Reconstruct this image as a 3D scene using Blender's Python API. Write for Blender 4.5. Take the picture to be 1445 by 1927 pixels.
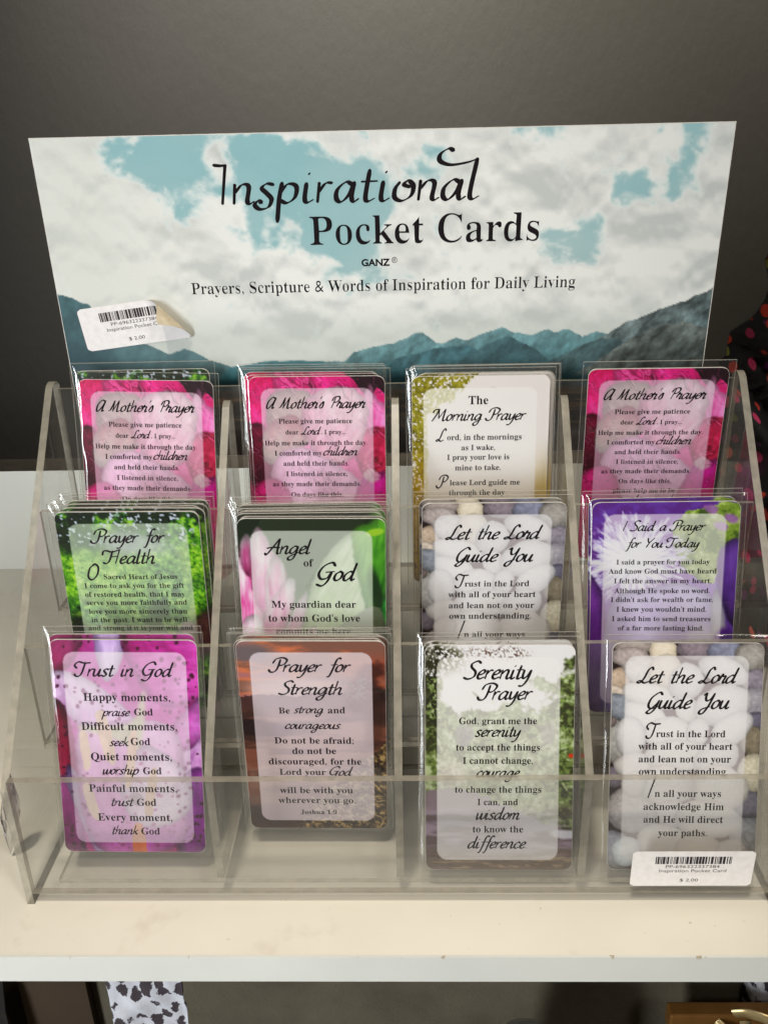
import bpy, bmesh, math, random
import numpy as np
from mathutils import Vector, Matrix
R_ = math.radians
for o in list(bpy.data.objects): bpy.data.objects.remove(o)
scene = bpy.context.scene
COL = scene.collection

# ------------------------------------------------------------------ camera
cam = bpy.data.cameras.new("camera"); cam.sensor_fit = 'HORIZONTAL'; cam.sensor_width = 36.0
cam.lens = 1687.4 / 1445.0 * 36.0; cam.clip_start = 0.01; cam.clip_end = 50
camo = bpy.data.objects.new("camera", cam); COL.objects.link(camo)
Rv = Vector((0.99957389, 0.01899899, -0.02216029)); Dv = Vector((-0.01268656, -0.40096033, -0.91600757)); Fv = Vector((-0.02628862, 0.91589839, -0.40054844))
m = Matrix((Rv, -Dv, -Fv)).transposed().to_4x4(); m.translation = Vector((0.15308584, -0.26130631, 0.2827175)); camo.matrix_world = m
scene.camera = camo

# ------------------------------------------------------------------ world, lamps, exposure
world = bpy.data.worlds.new("World"); scene.world = world; world.use_nodes = True
bg = world.node_tree.nodes['Background']; bg.inputs[0].default_value = (1.0, 0.93, 0.84, 1); bg.inputs[1].default_value = 0.06
def lamp(name, kind, loc, target, power, color, size=0.1, spot=None, blend=1.0, size_y=None):
    l = bpy.data.lights.new(name, kind); l.energy = power; l.color = color
    if kind == 'AREA':
        l.shape = 'RECTANGLE'; l.size = size; l.size_y = size_y or size
    else: l.shadow_soft_size = size
    if kind == 'SPOT': l.spot_size = R_(spot); l.spot_blend = blend
    o = bpy.data.objects.new(name, l); COL.objects.link(o); o.location = loc
    o.rotation_euler = (Vector(target) - Vector(loc)).to_track_quat('-Z', 'Y').to_euler(); return o
lamp("ceiling_spot", 'SPOT', (0.02, -0.42, 1.25), (0.15, -0.055, 0.03), 42, (1.0, 0.92, 0.79), 0.05, 38)
l = lamp("shop_window_light", 'AREA', (-0.72, -0.98, 0.22), (0.06, 0.08, 0.12), 2.15, (0.92, 0.97, 1.0), 0.26, size_y=1.5); l.data.spread = R_(44)
l = lamp("shop_light", 'AREA', (0.70, -0.70, 0.95), (0.15, 0.03, 0.12), 0.35, (1.0, 0.93, 0.84), 0.18, size_y=0.5); l.data.spread = R_(42)
lamp("wall_spot", 'SPOT', (0.06, 0.24, 0.80), (0.055, 0.5, 0.435), 44.0, (1.0, 0.965, 0.90), 0.03, 66)
lamp("wall_spot_warm", 'SPOT', (0.34, 0.25, 0.92), (0.31, 0.5, 0.60), 52.0, (1.0, 0.93, 0.76), 0.03, 72)
scene.render.engine = 'CYCLES'
scene.view_settings.view_transform = 'Standard'; scene.view_settings.look = 'None'; scene.view_settings.exposure = 0.0; scene.view_settings.gamma = 1.0
cy = scene.cycles; cy.max_bounces = 12; cy.transparent_max_bounces = 64; cy.transmission_bounces = 12; cy.glossy_bounces = 5; cy.caustics_reflective = False; cy.caustics_refractive = False
cy.sample_clamp_indirect = 4.0

# ------------------------------------------------------------------ materials
def s2l(c):
    c = np.asarray(c, float)
    return np.where(c <= 0.04045, c / 12.92, ((c + 0.055) / 1.055) ** 2.4)
def rgb(r, g, b): return tuple(float(x) for x in s2l([r / 255, g / 255, b / 255])) + (1.0,)
class NT:
    def __init__(s, name):
        s.m = bpy.data.materials.new(name); s.m.use_nodes = True; s.t = s.m.node_tree; s.t.nodes.clear(); s.out = s.n('ShaderNodeOutputMaterial')
    def n(s, typ, **kw):
        x = s.t.nodes.new(typ)
        for k, v in kw.items():
            if k.startswith('i_'): x.inputs[k[2:].replace('_', ' ')].default_value = v
            else: setattr(x, k, v)
        return x
    def l(s, a, b): s.t.links.new(a, b)
    def mix(s, fac, a, b):
        x = s.n('ShaderNodeMixShader')
        if isinstance(fac, (int, float)): x.inputs[0].default_value = fac
        else: s.l(fac, x.inputs[0])
        s.l(a, x.inputs[1]); s.l(b, x.inputs[2]); return x.outputs[0]
    def coords(s, scale=1.0, kind='Object'):
        c = s.n('ShaderNodeTexCoord'); mp = s.n('ShaderNodeMapping'); mp.inputs['Scale'].default_value = (scale,) * 3 if isinstance(scale, (int, float)) else scale
        s.l(c.outputs[kind], mp.inputs[0]); return mp.outputs[0]
    def ramp(s, fac, stops, interp='LINEAR'):
        r = s.n('ShaderNodeValToRGB'); r.color_ramp.interpolation = interp; e = r.color_ramp.elements
        while len(e) < len(stops): e.new(0.5)
        for i, (p, c) in enumerate(stops): e[i].position = p; e[i].color = c
        s.l(fac, r.inputs[0]); return r.outputs[0]
    def noise(s, vec, scale, detail=4, rough=0.5):
        x = s.n('ShaderNodeTexNoise'); x.inputs['Scale'].default_value = scale; x.inputs['Detail'].default_value = detail; x.inputs['Roughness'].default_value = rough
        s.l(vec, x.inputs['Vector']); return x.outputs[0]
    def mixc(s, fac, a, b, mode='MIX'):
        x = s.n('ShaderNodeMix', data_type='RGBA', blend_type=mode)
        for v, i in ((fac, 0), (a, 6), (b, 7)):
            if hasattr(v, 'is_linked'): s.l(v, x.inputs[i])
            else: x.inputs[i].default_value = v
        return x.outputs[2]
    def bump(s, h, strength, dist=0.001):
        b = s.n('ShaderNodeBump'); b.inputs['Strength'].default_value = strength; b.inputs['Distance'].default_value = dist; s.l(h, b.inputs['Height']); return b.outputs[0]
    def pbr(s, color, rough=0.5, normal=None, metallic=0.0, spec=0.5, coat=0.0):
        p = s.n('ShaderNodeBsdfPrincipled'); p.inputs['Roughness'].default_value = rough; p.inputs['Metallic'].default_value = metallic
        p.inputs['Specular IOR Level'].default_value = spec; p.inputs['Coat Weight'].default_value = coat; p.inputs['Coat Roughness'].default_value = 0.08
        if hasattr(color, 'is_linked'): s.l(color, p.inputs['Base Color'])
        else: p.inputs['Base Color'].default_value = color
        if normal: s.l(normal, p.inputs['Normal'])
        return p.outputs[0]
    def done(s, sh): s.l(sh, s.out.inputs[0]); return s.m
    def schlick(s, f0, power=5.0, gain=1.0):
        lw = s.n('ShaderNodeLayerWeight'); lw.inputs[0].default_value = 0.5
        p = s.n('ShaderNodeMath', operation='POWER'); p.inputs[1].default_value = power; s.l(lw.outputs['Facing'], p.inputs[0])
        q = s.n('ShaderNodeMath', operation='MULTIPLY_ADD', use_clamp=True); q.inputs[1].default_value = (1 - f0) * gain; q.inputs[2].default_value = f0; s.l(p.outputs[0], q.inputs[0])
        return q.outputs[0]

def mat_clear(name, haze, f0, rough, hazecol=(0.78, 0.75, 0.7, 1), tint=(0.962, 0.962, 0.955, 1), scratch=0.0, bump=0.0, bscale=60):
    t = NT(name); co = t.coords()
    tr = t.n('ShaderNodeBsdfTransparent'); tr.inputs[0].default_value = tint
    df = t.n('ShaderNodeBsdfDiffuse'); df.inputs[0].default_value = hazecol
    gl = t.n('ShaderNodeBsdfAnisotropic' if False else 'ShaderNodeBsdfGlossy'); gl.inputs['Roughness'].default_value = rough
    n = t.noise(co, 35, 5, 0.65)
    h = t.n('ShaderNodeMath', operation='MULTIPLY_ADD', use_clamp=True); t.l(n, h.inputs[0]); h.inputs[1].default_value = haze * 1.2; h.inputs[2].default_value = haze * 0.4
    if bump:
        b = t.bump(t.noise(co, bscale, 3, 0.5), bump, 0.002); t.l(b, gl.inputs['Normal'])
    if scratch:   # smears and fine scratches
        sm = t.ramp(t.noise(t.coords((14, 14, 40)), 1, 4, 0.6), [(0.52, (0, 0, 0, 1)), (0.78, (scratch,) * 3 + (1,))]); sc_ = t.ramp(t.noise(t.coords((900, 30, 30)), 1, 2, 0.5), [(0.70, (0, 0, 0, 1)), (0.78, (scratch,) * 3 + (1,))])
        ad = t.n('ShaderNodeMath', operation='ADD'); t.l(sm, ad.inputs[0]); t.l(sc_, ad.inputs[1]); a2 = t.n('ShaderNodeMath', operation='ADD'); t.l(ad.outputs[0], a2.inputs[0]); t.l(h.outputs[0], a2.inputs[1]); h = a2
    a = t.mix(h.outputs[0], tr.outputs[0], df.outputs[0])
    return t.done(t.mix(t.schlick(f0), a, gl.outputs[0]))
M_acrylic = mat_clear("clear_acrylic", 0.026, 0.045, 0.03, scratch=0.035)
M_acrylic_div = mat_clear("clear_acrylic_divider", 0.025, 0.04, 0.03)
M_film = mat_clear("clear_film", 0.006, 0.06, 0.045, bump=0.12, bscale=70, tint=(0.99, 0.99, 0.985, 1))
M_filmback = mat_clear("clear_film_back", 0.005, 0.03, 0.1, tint=(0.99, 0.99, 0.985, 1))
t = NT("acrylic_sawn_edge"); co = t.coords()
tr = t.n('ShaderNodeBsdfTransparent'); tr.inputs[0].default_value = (0.9, 0.9, 0.88, 1)
c = t.ramp(t.noise(co, 220, 3), [(0.3, rgb(150, 143, 128)), (0.75, rgb(182, 174, 157))])
M_edge = t.done(t.mix(0.58, tr.outputs[0], t.pbr(c, 0.28)))

def mat_print(name, coat=0.25, rough=0.4, grain=0.06):
    t = NT(name); a = t.n('ShaderNodeVertexColor'); a.layer_name = "print"
    n = t.noise(t.coords(), 2600, 2); g = t.ramp(n, [(0.3, (1 - grain,) * 3 + (1,)), (0.7, (1 + 0,) * 3 + (1,))])
    return t.done(t.pbr(t.mixc(1.0, a.outputs[0], g, 'MULTIPLY'), rough, coat=coat, spec=0.2))
M_print = mat_print("printed_card", 0.0)
M_banner = mat_print("printed_banner", 0.0, 0.5)
t = NT("black_ink"); M_ink = t.done(t.pbr(t.ramp(t.noise(t.coords(), 900, 3), [(0.3, rgb(22, 16, 20)), (0.8, rgb(30, 22, 26))]), 0.8, spec=0.12))
t = NT("grey_ink"); M_inkgrey = t.done(t.pbr(t.ramp(t.noise(t.coords(), 1500, 3), [(0.35, rgb(52, 45, 50)), (0.7, rgb(70, 62, 66))]), 0.8, spec=0.12))
t = NT("white_card_stock"); M_stock = t.done(t.pbr(t.ramp(t.noise(t.coords(), 300, 3), [(0.3, rgb(206, 200, 192)), (0.7, rgb(222, 217, 209))]), 0.55))
t = NT("label_paper"); M_label = t.done(t.pbr(t.ramp(t.noise(t.coords(), 400, 4), [(0.3, rgb(232, 226, 224)), (0.7, rgb(242, 238, 236))]), 0.5))
t = NT("label_back"); M_labelback = t.done(t.pbr(t.ramp(t.noise(t.coords(), 400, 4), [(0.3, rgb(196, 180, 150)), (0.7, rgb(212, 198, 170))]), 0.5))

# shelf: white melamine, small specks and smudges
t = NT("white_melamine"); co = t.coords()
base = t.ramp(t.noise(co, 9, 5, 0.6), [(0.3, rgb(236, 231, 216)), (0.7, rgb(245, 240, 227))])
sp = t.ramp(t.noise(co, 260, 2, 0.4), [(0.74, (0, 0, 0, 1)), (0.80, (1, 1, 1, 1))])
sm = t.ramp(t.noise(co, 28, 4, 0.7), [(0.60, (0, 0, 0, 1)), (0.75, (1, 1, 1, 1))])
c = t.mixc(sp, base, rgb(206, 196, 176)); fm = t.n('ShaderNodeMath', operation='MULTIPLY'); fm.inputs[1].default_value = 0.3; t.l(sm, fm.inputs[0]); c = t.mixc(fm.outputs[0], c, rgb(196, 182, 155))
M_shelf = t.done(t.pbr(c, 0.38, t.bump(t.noise(co, 600, 3), 0.05, 0.0004)))
t = NT("shelf_edge_band"); co = t.coords((1, 1, 1)); bc = t.ramp(t.noise(co, 14, 5, 0.6), [(0.3, rgb(222, 224, 218)), (0.7, rgb(232, 233, 226))])
xyz = t.n('ShaderNodeSeparateXYZ'); t.l(co, xyz.inputs[0]); mr = t.n('ShaderNodeMapRange'); mr.inputs[1].default_value = -0.0012; mr.inputs[2].default_value = -0.0002; t.l(xyz.outputs[2], mr.inputs[0])
ch = t.ramp(t.noise(t.coords((1, 1, 0.3)), 130, 4, 0.7), [(0.60, (0, 0, 0, 1)), (0.64, (1, 1, 1, 1))]); mm_ = t.n('ShaderNodeMath', operation='MULTIPLY'); t.l(ch, mm_.inputs[0]); t.l(mr.outputs[0], mm_.inputs[1])
M_band = t.done(t.pbr(t.mixc(mm_.outputs[0], bc, rgb(186, 172, 146)), 0.42))
t = NT("backsplash_board"); co = t.coords((1, 1, 0.2))
M_back = t.done(t.pbr(t.ramp(t.noise(co, 8, 5, 0.6), [(0.3, rgb(246, 246, 236)), (0.7, rgb(252, 252, 246))]), 0.45))
t = NT("chipboard_edge"); co = t.coords()
M_chip = t.done(t.pbr(t.ramp(t.noise(co, 60, 5, 0.6), [(0.3, rgb(104, 95, 82)), (0.7, rgb(126, 116, 100))]), 0.7))
t = NT("grey_painted_wall"); co = t.coords()
M_wall = t.done(t.pbr(t.ramp(t.noise(co, 5, 6, 0.6), [(0.3, rgb(43, 40, 35)), (0.7, rgb(49, 46, 41))]), 0.75, t.bump(t.noise(t.coords((1, 1, 0.55)), 150, 4, 0.55), 0.34, 0.0012)))
t = NT("olive_felt_panel"); co = t.coords()
M_olive = t.done(t.pbr(t.ramp(t.noise(co, 26, 6, 0.7), [(0.3, rgb(84, 77, 62)), (0.7, rgb(102, 94, 77))]), 0.85, t.bump(t.noise(co, 500, 4), 0.5, 0.001)))
t = NT("dark_brown_board"); co = t.coords()
M_brown = t.done(t.pbr(t.ramp(t.noise(co, 20, 5), [(0.3, rgb(58, 42, 26)), (0.7, rgb(72, 54, 34))]), 0.7))
t = NT("black_fabric"); co = t.coords()
M_black = t.done(t.pbr(t.ramp(t.noise(co, 200, 3), [(0.3, rgb(20, 16, 12)), (0.7, rgb(34, 28, 20))]), 0.9))

# ------------------------------------------------------------------ object helpers
def mesh_from(name, V, F, mats, matidx=None, smooth=False):
    me = bpy.data.meshes.new(name); me.from_pydata([tuple(v) for v in V], [], [tuple(f) for f in F])
    for x in (mats if isinstance(mats, (list, tuple)) else [mats]): me.materials.append(x)
    if matidx is not None: me.polygons.foreach_set('material_index', matidx)
    if smooth: me.polygons.foreach_set('use_smooth', [True] * len(me.polygons))
    me.update(); return me
def obj(name, me, parent=None, loc=None):
    o = bpy.data.objects.new(name, me); COL.objects.link(o)
    if parent: o.parent = parent
    if loc is not None: o.location = loc
    return o
def empty(name, label, cat, loc=(0, 0, 0), group=None):
    o = bpy.data.objects.new(name, None); COL.objects.link(o); o.location = loc; o.empty_display_size = 0.01
    o['label'] = label; o['category'] = cat
    if group: o['group'] = group
    return o
def tag(o, label, cat, group=None):
    o['label'] = label; o['category'] = cat
    if group: o['group'] = group
    return o
def structure(o): o['kind'] = 'structure'; return o
class MB:
    def __init__(s): s.V = []; s.F = []; s.M = []
    def box(s, x0, x1, y0, y1, z0, z1, mi=0, edge=None):
        # edge: (material index, axis) -> faces not perpendicular to the axis get the edge material
        b = len(s.V); s.V += [(x0, y0, z0), (x1, y0, z0), (x1, y1, z0), (x0, y1, z0), (x0, y0, z1), (x1, y0, z1), (x1, y1, z1), (x0, y1, z1)]
        fs = [((0, 3, 2, 1), 2), ((4, 5, 6, 7), 2), ((0, 1, 5, 4), 1), ((2, 3, 7, 6), 1), ((1, 2, 6, 5), 0), ((3, 0, 4, 7), 0)]
        for f, ax in fs:
            s.F.append(tuple(b + i for i in f)); s.M.append(mi if not edge or ax == edge[1] else edge[0])
        return s
    def prism(s, prof, x0, x1, mi=0, em=1):
        # profile in (y, z), extruded along x; big faces mi, rim faces em
        n = len(prof); b = len(s.V); s.V += [(x0, y, z) for y, z in prof] + [(x1, y, z) for y, z in prof]
        s.F.append(tuple(b + i for i in range(n))[::-1]); s.M.append(mi); s.F.append(tuple(b + n + i for i in range(n))); s.M.append(mi)
        for i in range(n): j = (i + 1) % n; s.F.append((b + i, b + j, b + n + j, b + n + i)); s.M.append(em)
        return s
    def build(s, name, mats, parent=None, smooth=False, bevel=0):
        o = obj(name, mesh_from(name, s.V, s.F, mats, s.M, smooth), parent)
        if bevel:
            bm = bmesh.new(); bm.from_mesh(o.data); bmesh.ops.bevel(bm, geom=list(bm.edges) , offset=bevel, segments=2, affect='EDGES', profile=0.5); bm.to_mesh(o.data); bm.free()
        return o
def spline(P, n=8, closed=False):
    P = [np.array(p, float) for p in P]; N = len(P); out = []
    if N == 2: return np.array(P)
    idx = range(N) if closed else range(N - 1)
    for i in idx:
        p0 = P[(i - 1) % N] if closed or i > 0 else 2 * P[0] - P[1]
        p1 = P[i]; p2 = P[(i + 1) % N]; p3 = P[(i + 2) % N] if closed or i + 2 < N else 2 * P[-1] - P[-2]
        for k in range(n):
            t = k / n; out.append(0.5 * ((2 * p1) + (-p0 + p2) * t + (2 * p0 - 5 * p1 + 4 * p2 - p3) * t * t + (-p0 + 3 * p1 - 3 * p2 + p3) * t ** 3))
    if not closed: out.append(P[-1])
    return np.array(out)

# ------------------------------------------------------------------ painter: colours for the printed pictures
class Pic:
    def __init__(s, U, V): s.U = U; s.V = V; s.c = np.zeros(U.shape + (3,)); s.c[:] = 0.5
    def noise(s, scale, seed=0, octs=4, rough=0.5, stretch=(1, 1), warp=None):
        U = s.U / scale * stretch[0]; V = s.V / scale * stretch[1]
        if warp is not None: U = U + warp; V = V + warp * 0.7
        r = np.zeros_like(U); amp = 1; tot = 0
        rng = np.random.RandomState(seed + 17)
        for o in range(octs):
            G = rng.rand(64, 64); u = U * 2 ** o + 7.3 * o + 100; v = V * 2 ** o + 3.1 * o + 100
            iu = np.floor(u).astype(int); iv = np.floor(v).astype(int); fu = u - iu; fv = v - iv
            fu = fu * fu * (3 - 2 * fu); fv = fv * fv * (3 - 2 * fv); iu %= 64; iv %= 64; ju = (iu + 1) % 64; jv = (iv + 1) % 64
            r += amp * ((G[iv, iu] * (1 - fu) + G[iv, ju] * fu) * (1 - fv) + (G[jv, iu] * (1 - fu) + G[jv, ju] * fu) * fv); tot += amp; amp *= rough
        return r / tot
    def fill(s, c): s.c[:] = np.array(c) / 255.0; return s
    def put(s, mask, c):
        m = np.clip(mask, 0, 1)[..., None]; c = np.array(c, float) / 255.0 if not isinstance(c, np.ndarray) else c
        s.c = s.c * (1 - m) + c * m; return s
    def step(s, x, a, b): t = np.clip((x - a) / (b - a), 0, 1); return t * t * (3 - 2 * t)
    def ell(s, cx, cy, rx, ry, rot=0, soft=0.12, wob=0, seed=0):
        a = math.radians(rot); du = s.U - cx; dv = s.V - cy; x = du * math.cos(a) + dv * math.sin(a); y = -du * math.sin(a) + dv * math.cos(a)
        d = np.sqrt((x / rx) ** 2 + (y / ry) ** 2)
        if wob: d = d + (s.noise(max(rx, ry) * 0.6, seed, 3) - 0.5) * wob
        return 1 - s.step(d, 1 - soft, 1 + soft * 0.3), x / rx, y / ry, d
    def poly(s, P, smooth=True, wob=0, seed=0):
        P = spline(P, 6, True) if smooth else np.array(P, float)
        U, V = s.U, s.V
        if wob: w = (s.noise(2.2, seed, 4) - 0.5) * wob; U = U + w; V = V + np.roll(w, 5)
        ins = np.zeros(U.shape, bool); n = len(P)
        for i in range(n):
            x0, y0 = P[i]; x1, y1 = P[(i + 1) % n]
            if y0 == y1: continue
            cnd = ((V >= y0) != (V >= y1)) & (U < (x1 - x0) * (V - y0) / (y1 - y0) + x0); ins ^= cnd
        return ins.astype(float)
    def petal(s, P, dark, light, direction, streak=0.5, seed=0, edge=None):
        # a petal outline with a colour run from dark to light along a direction and fine veins
        m = s.blur(s.poly(P, wob=1.2, seed=seed), 1); P = np.array(P, float); a = math.radians(direction); q = P @ np.array([math.cos(a), math.sin(a)]); lo, hi = q.min(), q.max()
        t = (s.U * math.cos(a) + s.V * math.sin(a) - lo) / (hi - lo)
        x = -s.U * math.sin(a) + s.V * math.cos(a)
        vn = Pic(x, (s.U * math.cos(a) + s.V * math.sin(a)) * 0.15).noise(1.3, seed, 3) - 0.5
        t = np.clip(t + vn * streak + (s.noise(6, seed + 3, 3) - 0.5) * 0.5, 0, 1)[..., None]
        sh = s.blur(m, 9); rim = np.clip(1.0 - 0.55 * np.clip(1 - sh, 0, 1) * 1.4, 0, 1)[..., None]
        s.put(m, ((1 - t) * np.array(dark) / 255 + t * np.array(light) / 255) * rim); return m
    def blur(s, m, k):
        for ax in (0, 1):
            pad = [(k, k) if a == ax else (0, 0) for a in (0, 1)]; c = np.cumsum(np.pad(m, pad, 'edge'), axis=ax); c = np.concatenate([np.zeros_like(np.take(c, [0], ax)), c], ax); n = m.shape[ax]
            m = (np.take(c, np.arange(2 * k + 1, 2 * k + 1 + n).clip(0, c.shape[ax] - 1), ax) - np.take(c, np.arange(0, n), ax)) / (2 * k + 1)
        return m
    def inner(s, strength=0.6, white=(248, 246, 250), x0=4.8, x1=52.0, y0=5.0, y1=86.6, r=4.0):
        cx = (x0 + x1) / 2; cyy = (y0 + y1) / 2; dx = np.abs(s.U - cx) - (x1 - x0) / 2 + r; dy = np.abs(s.V - cyy) - (y1 - y0) / 2 + r
        d = np.sqrt(np.maximum(dx, 0) ** 2 + np.maximum(dy, 0) ** 2) + np.minimum(np.maximum(dx, dy), 0) - r
        s.put((1 - s.step(d, -0.12, 0.12)) * strength, white); return s
    def mul(s, f): s.c = s.c * f[..., None]; return s

def foliage(p, dark, mid, light, scale=3.0, seed=0, mask=None):
    a = p.noise(scale, seed, 5, 0.65); b = p.noise(scale * 0.35, seed + 5, 4, 0.65)
    t = np.clip(a * 0.55 + b * 0.55, 0, 1); d, m_, l = (np.array(x) / 255 for x in (dark, mid, light))
    k1 = p.step(t, 0.42, 0.56)[..., None]; k2 = p.step(t, 0.56, 0.72)[..., None]; c = d * (1 - k1) + m_ * k1; c = c * (1 - k2) + l * k2
    p.put(np.ones_like(a) if mask is None else mask, c); return p

def pic_mother(p):
    p.fill((206, 52, 120)); n = p.noise(7, 1, 4)
    p.put(p.step(n, 0.45, 0.7), (235, 96, 168)); p.put(p.step(n, 0.5, 0.25) * 0.8, (158, 22, 78))
    p.petal([(-3, -3), (16, -3), (13, 8), (5, 22), (-3, 26)], (180, 25, 85), (232, 80, 150), 60, seed=2)
    p.petal([(12, -3), (30, -3), (38, 6), (24, 12), (12, 8)], (236, 90, 160), (196, 36, 100), 20, seed=3)
    p.petal([(28, -3), (48, -3), (44, 8), (34, 12), (26, 5)], (240, 70, 150), (205, 40, 120), 50, seed=4)
    p.put(p.poly([(43, -2), (59, -2), (59, 9), (54, 5), (51, 9), (48, 7), (45, 3)]), (44, 18, 30))
    p.petal([(40, 16), (47, 10), (51, 3), (54, 10), (59, 14), (59, 30), (44, 30)], (226, 90, 160), (246, 170, 214), -80, seed=6)
    p.petal([(44, 26), (50, 22), (59, 24), (59, 46), (50, 46), (45, 38)], (150, 20, 60), (218, 60, 110), -50, 0.7, seed=7)
    for i in range(4):
        e, x, y, d = p.ell(53, 36, 7 - i * 1.6, 8 - i * 1.8, 20, 0.2); p.put(e * (0.5 if i % 2 else 0.35) * p.step(d, 0.6, 1.0), (236, 96, 130) if i % 2 else (140, 10, 50))
    p.petal([(-2, 24), (5, 20), (9, 30), (8, 44), (-2, 54)], (120, 15, 60), (60, 10, 30), 80, seed=8)
    p.petal([(8, 8), (24, 6), (30, 16), (22, 30), (9, 28)], (120, 100, 96), (176, 150, 142), 30, 0.8, seed=9)
    p.petal([(6, 22), (18, 16), (24, 26), (14, 36), (5, 36)], (150, 70, 80), (150, 138, 128), 100, 0.6, seed=10)
    p.petal([(22, 12), (40, 4), (50, 14), (44, 34), (28, 36)], (206, 112, 150), (244, 196, 216), -50, 0.8, seed=11)
    p.petal([(8, 40), (20, 30), (36, 38), (46, 46), (50, 66), (30, 80), (10, 74)], (204, 110, 170), (238, 160, 214), -80, 0.5, seed=12)
    p.petal([(-3, 54), (8, 44), (16, 52), (18, 80), (10, 94), (-3, 94)], (180, 28, 100), (222, 58, 140), -60, 0.5, seed=13)
    p.petal([(40, 94), (38, 70), (46, 46), (52, 42), (59, 46), (59, 94)], (196, 20, 70), (210, 50, 160), -80, 0.4, seed=14)
    p.petal([(10, 94), (14, 78), (30, 70), (46, 76), (46, 94)], (180, 20, 70), (226, 80, 150), 20, 0.5, seed=15)
    e, x, y, d = p.ell(51, 43, 4, 3.2, 30, 0.3, 0.3, 5); p.put(e * 0.8, (196, 160, 168))
    fold = p.noise(4.5, 77, 5, 0.6, (1.5, 0.55), p.noise(9, 78, 3) * 4); p.mul(0.74 + 0.52 * fold); ln = np.abs(p.noise(8, 79, 3, 0.5, (1.2, 0.8), p.noise(12, 80, 3) * 3) - 0.5); p.put((1 - p.step(ln, 0.0, 0.02)) * 0.35, (246, 150, 196)); p.mul(1 - 0.3 * (1 - p.step(np.abs(ln - 0.03), 0, 0.02)))
    p.inner(0.56, (252, 236, 246))
def pic_morning(p):
    t = p.V / 90
    p.fill((236, 228, 226)); p.put(p.step(p.V, 36, 62), (196, 160, 90)); p.put(p.step(p.V, 55, 75), (110, 80, 36))
    w = p.noise(5, 4, 4) * 14
    m = p.step(w + 0 * p.V, 24 - p.V * 0.0, 25) * 0
    edge = 25 - p.V * 1.3; m = np.maximum(p.step((edge + w * 1.4 - 8) - p.U, -1, 1), p.step((4.2 + w * 0.25) - p.U, -1, 0.6) * p.step(92 - p.V, 0, 3))
    q = Pic(p.U, p.V); foliage(q, (112, 108, 28), (142, 136, 44), (178, 170, 80), 3, 3)
    yy = p.step(p.V, 20, 50)[..., None]; fc = q.c * (1 - yy) + (np.array([150, 128, 56]) / 255 + (q.c - 0.5) * 0.4) * yy
    p.put(m * p.step(p.noise(0.9, 9, 3), 0.30, 0.42), fc)
    p.put(p.step(p.U, 46, 56) * p.step(p.V, 22, 60) * 0.7, (186, 160, 84))
    e, *_ = p.ell(34, 5, 1.2, 0.5, 10); p.put(e * 0.5, (190, 186, 188))
    p.inner(0.68, (252, 250, 248)); p.put((p.step(p.V, 30, 60) * p.step(60 - np.abs(p.U - 28) * 2, 0, 20)) * 0.2, (196, 176, 170))
def pic_health(p):
    foliage(p, (16, 34, 10), (60, 116, 30), (150, 200, 66), 5, 11)
    d = p.noise(9, 31, 3)
    p.put(p.step(d, 0.52, 0.66) * 0.85, (22, 34, 16)); q = Pic(p.U, p.V); foliage(q, (50, 100, 16), (112, 172, 32), (178, 220, 84), 3, 21)
    for e in ((4, 26, 7, 14), (54, 22, 8, 12), (55, 36, 6, 9), (20, 30, 20, 14)): p.put(p.ell(*e, 0, 0.6, 0.5, 4)[0] * 0.9, q.c)
    p.put(p.ell(3, 10, 9, 9, 0, 0.6, 0.6, 8)[0] * 0.8, (18, 26, 14)); p.put(p.ell(3, 58, 6, 16, 0, 0.5, 0.5, 8)[0] * 0.9, (24, 24, 14))
    sk = p.step(p.noise(1.4, 55, 3), 0.64, 0.72) * p.step(18 - p.V, 0, 8); p.put(sk, (196, 206, 226))
    p.put(p.ell(30, 14, 16, 6, 8, 0.6, 0.5, 12)[0] * 0.75, (150, 148, 160)); p.put(p.ell(26, 66, 24, 20, 0, 0.5, 0.3, 9)[0] * 0.6, (140, 140, 120))
    p.put(p.ell(54, 56, 9, 12, 20, 0.4, 0.6, 3)[0] * 0.85, (100, 50, 66)); p.put(p.ell(48, 52, 4, 4, 20, 0.4, 0.6, 3)[0] * 0.8, (170, 120, 160))
    p.inner(0.6, (232, 246, 232))
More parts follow.
